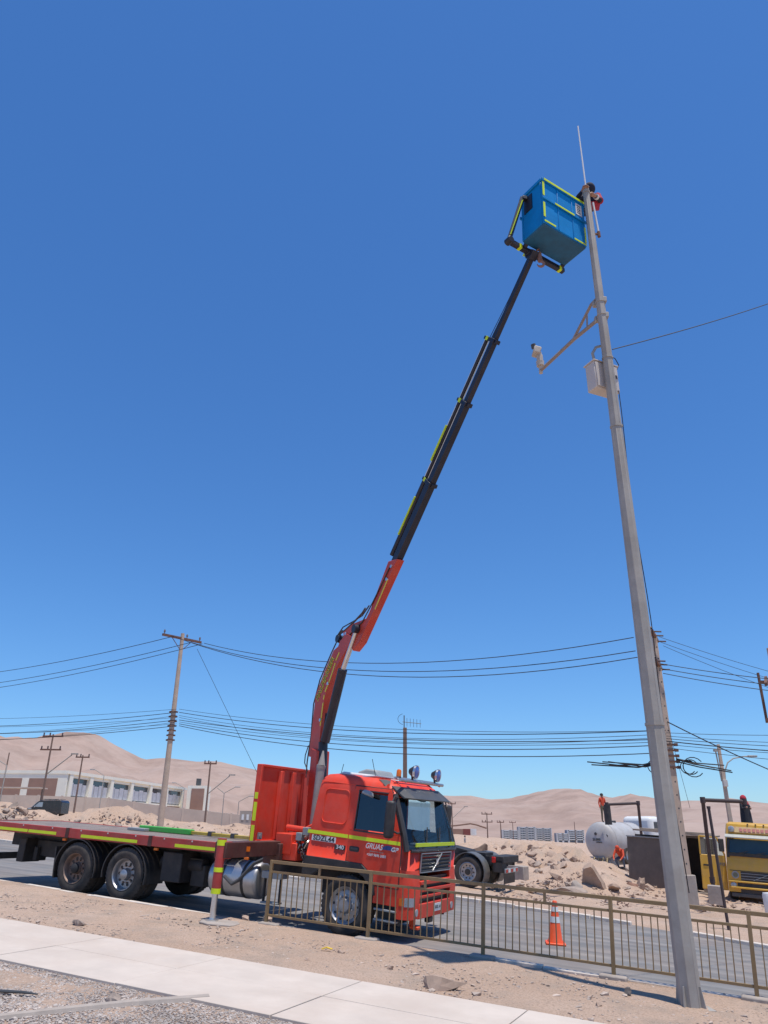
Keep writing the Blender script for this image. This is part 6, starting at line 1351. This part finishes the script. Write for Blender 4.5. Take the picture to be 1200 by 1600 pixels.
# ------------------------------------------------------------------ left background: van, wall, school
vb = at(72, 1273, 82); vb.z = gz(vb.x, vb.y); vn = thing('parked_van', 'black van with roof rack parked before the boundary wall', 'van', vb, -.12)
VBLK = mat('van_black', (.012, .012, .014), .25, 0, .1, 2, coat=.5, dust=.08)
pf = [(-2.1, .35), (-2.12, .8), (-1.75, 1.0), (-1.3, 1.1), (-.65, 1.72), (-.4, 1.8), (1.9, 1.82), (2.1, 1.6), (2.12, .4)]
mb = MB(); mb.prism([(x, -.88, z) for x, z in pf], (0, 1.76, 0)); vbd = mb.build('body', VBLK, vn, .05)
mb = MB(); mb.prism([(-1.1, -.9, 1.12), (-.55, -.9, 1.6), (-.1, -.9, 1.6), (-.1, -.9, 1.12)], (0, .02, 0)); mb.prism([(-1.36, -.8, 1.1), (-1.36, .8, 1.1), (-.75, .76, 1.68), (-.75, -.76, 1.68)], (-.02, 0, .02)); mb.build('window', mat('van_glass', (.35, .4, .44), .1, .2, .2), vbd)
mb = MB(); mb.box((-1.55, -.89, .95), (.4, .03, .14)); mb.build('headlight', LENS, vbd); mb = MB(); mb.box((-.95, -.98, 1.15), (.1, .16, .16)); mb.build('mirror', LENS, vbd, .02)
for x in (-1.35, 1.4):
    for y, sg in ((-.9, 1), (.9, -1)): mb = MB(); mb.lathe([(0, .06), (.2, .05), (.21, 0), (.31, 0), (.33, .03), (.33, .2), (0, .2)], (x, y, .33), (0, sg, 0), 20); mb.build('wheel', RUBBER, vn)
mb = MB()
for x in (-.2, .5, 1.2): mb.cyl((x, -.75, 1.9), (x, .75, 1.9), .025, n=6)
for y in (-.75, .75): mb.cyl((-.4, y, 1.92), (1.6, y, 1.92), .025, n=6)
mb.build('roof_rack', DGREY, vbd)
WALLM = mat('boundary_wall_plaster', (.58, .47, .38), .9, 0, .1, .6, dust=.2)
wp = [(-220, 1238, 108), (60, 1243, 108), (170, 1247, 110), (250, 1259, 108), (400, 1276, 104)]
bw = thing('boundary_wall', 'long plain beige boundary wall in front of the school', 'wall', at(60, 1243, 108))
wo_ = at(60, 1243, 108)
for k in range(len(wp) - 1):
    a, b = at(*wp[k]) - wo_, at(*wp[k + 1]) - wo_; n_ = max(2, int((b - a).length / 3.2))
    for j in range(n_):
        p, q_ = a.lerp(b, j / n_), a.lerp(b, (j + 1) / n_); p = p.lerp(q_, .004); z_ = max(p.z, q_.z)
        mb = MB(); mb.bar(p + Vector((0, 0, -1.6)), q_ + Vector((0, 0, -1.6)), .16, 3.2); mb.build('wall_panel', WALLM, bw)
        mb = MB(); mb.box(p + Vector((0, 0, -1.55)), (.26, .26, 3.3)); mb.build('pier', WALLM, bw)
TLc = at(108, 1204, 120); zr_ = TLc.z
def roofpt(px, py): return at_height(px, py, zr_)
TRc = roofpt(292, 1231); fd = (TRc - TLc); fd.z = 0; FLn = fd.length; fd.normalize(); fn = Vector((fd.y, -fd.x, 0))
if fn.dot(CAM - TLc) < 0: fn = -fn
zb_ = at(100, 1243, 120).z; Hh = zr_ - zb_ + 3.4
sc_ = thing('school_building', 'two storey cream school building with six framed windows', 'building', Vector((TLc.x, TLc.y, zr_ - Hh)), rotm(fd))
CREAM = mat('school_cream', (.87, .83, .70), .85, 0, .06, .5); BRN = mat('school_brown_panel', (.33, .2, .15), .85, 0, .1, .6); BEI = mat('school_beige', (.55, .46, .38), .85, 0, .08, .5); CURT = mat('curtain_white', (.78, .77, .73), .8, 0, .2, 1.2)
ysg = 1 if (rotm(fd) @ Vector((0, 1, 0))).dot(fn) < 0 else -1        # depth direction of the building
def sb(name, par, m_, x0, x1, y0, y1, z0, z1, bev=0.): mb_ = MB(); mb_.box(((x0 + x1) / 2, ysg * (y0 + y1) / 2, (z0 + z1) / 2), (x1 - x0, abs(y1 - y0), z1 - z0)); return mb_.build(name, m_, par, bev)
side_len = (roofpt(45, 1213) - TLc).length
Dp = 14.
sb('main_block', sc_, BEI, .3, FLn - .3, 1.2, Dp, 0, Hh - .1)
sb('roof_slab', sc_, CREAM, -.2, FLn + .2, -.05, Dp + .2, Hh - .5, Hh)
def fx(px):
    d = ray(px, 1235); p = on_plane(px, 1235, TLc, fn); return (p - TLc).dot(fd)
bays = [fx(x) for x in (109, 141.5, 174.5, 206.5, 236.5, 262, 287)]
for k, x in enumerate(bays): sb('column', sc_, CREAM, x - .6, x + .6, 0, .9, 0, Hh - .5)
for a, b in zip(bays, bays[1:]):
    wz0, wz1 = Hh - 3.9, Hh - 1.0; w_ = sb('window', sc_, DARKGL, a + .6, b - .6, .62, .7, wz0, wz1)
    nn = 4
    for j in range(nn): u0 = a + .6 + (b - a - 1.2) * j / nn; sb('pane', w_, CURT, u0 + .08, u0 + (b - a - 1.2) / nn - .08, .55, .6, wz0 + .2, wz1 - .7 - .2 * (j % 2))
    sb('lintel', sc_, CREAM, a + .6, b - .6, .3, .85, Hh - 1.0, Hh - .5); sb('sill_beam', sc_, CREAM, a + .6, b - .6, .3, .85, wz0 - .3, wz0); sb('lower_panel', sc_, BRN, a + .6, b - .6, .5, .8, wz0 - 2.2, wz0 - .3)
sb('end_wall', sc_, CREAM, -.1, .28, .1, Dp, 0, Hh - .5)
for y0, y1 in ((1.6, 6.4), (7.6, 12.6)): sb('end_panel', sc_, BRN, -.16, -.1, y0, y1, 1.5, Hh - 1.2)
eb = thing('school_annex', 'small cream building with one brown door panel right of the school', 'building', at(288, 1272, 165)); mb = MB(); mb.box((2.1, 3, 2.9), (4.2, 5, 6.2)); mb.build('main_block', CREAM, eb); mb = MB(); mb.box((2.4, .45, 3.0), (2.9, .12, 4.8)); mb.build('door_panel', BRN, eb); mb = MB(); mb.box((1.8, 3, 6.9), (1.0, 1.0, 1.5)); mb.build('roof_tank', DGREY, eb, .1)
cn = thing('bus_shelter', 'low open canopy at the left edge before the wall', 'shelter', at(20, 1262, 88)); mb = MB(); mb.box((0, 0, 2.2), (6.5, 2.4, .14)); mb.build('canopy', BEI, cn)
for x in (-2.8, 2.8): mb = MB(); mb.box((x, .8, .9), (.12, .12, 2.8)); mb.build('post', DGREY, cn)
mf = thing('meter_cabinet', 'small grey meter cabinet row left of the headboard', 'cabinet', on_ground(386, 50, 1300)); mb = MB(); mb.box((0, 0, 1.0), (1.1, .4, .8)); mb.build('cabinet_box', CBLK, mf)
for k in range(3): mb = MB(); mb.box((-.33 + k * .33, -.21, 1.0), (.16, .03, .35)); mb.build('meter_door', WHITE, mf)
# ------------------------------------------------------------------ far right background
for k, (px, Z, L_, m_, lb) in enumerate(((712, 330, 7.5, BRN, 'brown shipping container far left of the pedestrian'), (729, 330, 3.2, mat('container_red', (.22, .06, .05), .6), 'short dark red container between the brown and the white one'), (738, 332, 3.4, WHITE, 'white container box at the foot of the hills'))):
    b_ = at(px, 1304, Z); b_.z = at(px, 1305, Z).z; t_ = thing('container', lb, 'container', b_, .05); mb = MB(); mb.box((0, 0, 1.3), (L_, 2.4, 2.6)); mb.build('container_body', m_, t_)
    mb = MB()
    for j in range(int(L_ / .5)): mb.box((-L_ / 2 + .25 + j * .5, -1.22, 1.3), (.2, .06, 2.4))
    mb.build('corrugation', m_, t_)
APW = mat('apartment_white', (.6, .6, .6), .8, 0, .06, .1); APB = mat('apartment_bluegrey', (.26, .31, .36), .8, 0, .1, .1)
for k, (x0, x1, yt_, nst, lb) in enumerate(((786, 811, 1297, 5, 'leftmost far apartment block with grey blue storeys'), (812, 837, 1292, 6, 'second far apartment block, tallest of the row'), (838, 862, 1294, 6, 'third far apartment block with glassy front'), (871, 889, 1302, 4, 'low far apartment block left of the tank truck'), (888, 913, 1297, 5, 'far apartment block partly behind the grey tank'))):
    Z = 650 + 12 * (k % 3); a, b = at(x0, 1314, Z), at(x1, 1314, Z); top_ = at(x0, yt_, Z).z; L_ = (b - a).length; H_a = top_ - a.z
    t_ = thing('apartment_block', lb, 'building', a, 0.); mb = MB(); mb.box((L_ / 2, 6, H_a / 2 - 2), (L_, 11, H_a + 4)); mb.build('main_block', APB, t_)
    for j in range(nst): mb = MB(); mb.box((L_ / 2, -.2, H_a * (j + .95) / nst - .5), (L_ * .96, 2.2, .9)); mb.build('balcony', APW, t_)
    for f in (0.02, .48, .97): mb = MB(); mb.box((L_ * f, 0, H_a / 2 - 1.5), (1.6, 2.6, H_a + 3.6)); mb.build('stair_tower', APW, t_)
    for j in range(nst):
        for i in range(5): mb = MB(); mb.box((L_ * (.1 + .19 * i), .42, H_a * (j + .42) / nst), (1.3, .1, 1.3)); mb.build('window', DARKGL, t_)
pd = at(727, 1330, 88); q4_, D4 = person('person', 'distant pedestrian in jeans walking on the dirt behind the tractor unit', pd, 1.2, dict(lkn=(.1, -.14, .52), lan=(.1, -.12, .1), lto=(.1, -.28, .06), rkn=(-.1, .04, .5), ran=(-.1, .2, .12), rto=(-.1, .06, .05)), (GREYC, JEANS, SKIN, SHOE)); headgear(q4_, D4, HAIR)
bm_ = MB(); pts = [at(x, y, 420) for x, y in ((690, 1291), (712, 1290), (735, 1287), (745, 1289), (760, 1294))]; bm_.tube([p - pts[0] for p in pts], .45, 6); o = bm_.build('earth_berm', mat('berm_red', (.2, .12, .09), .95, 0, .1, .3)); o.location = pts[0]; tag(o, 'curved reddish earth berm below the hills', 'berm')
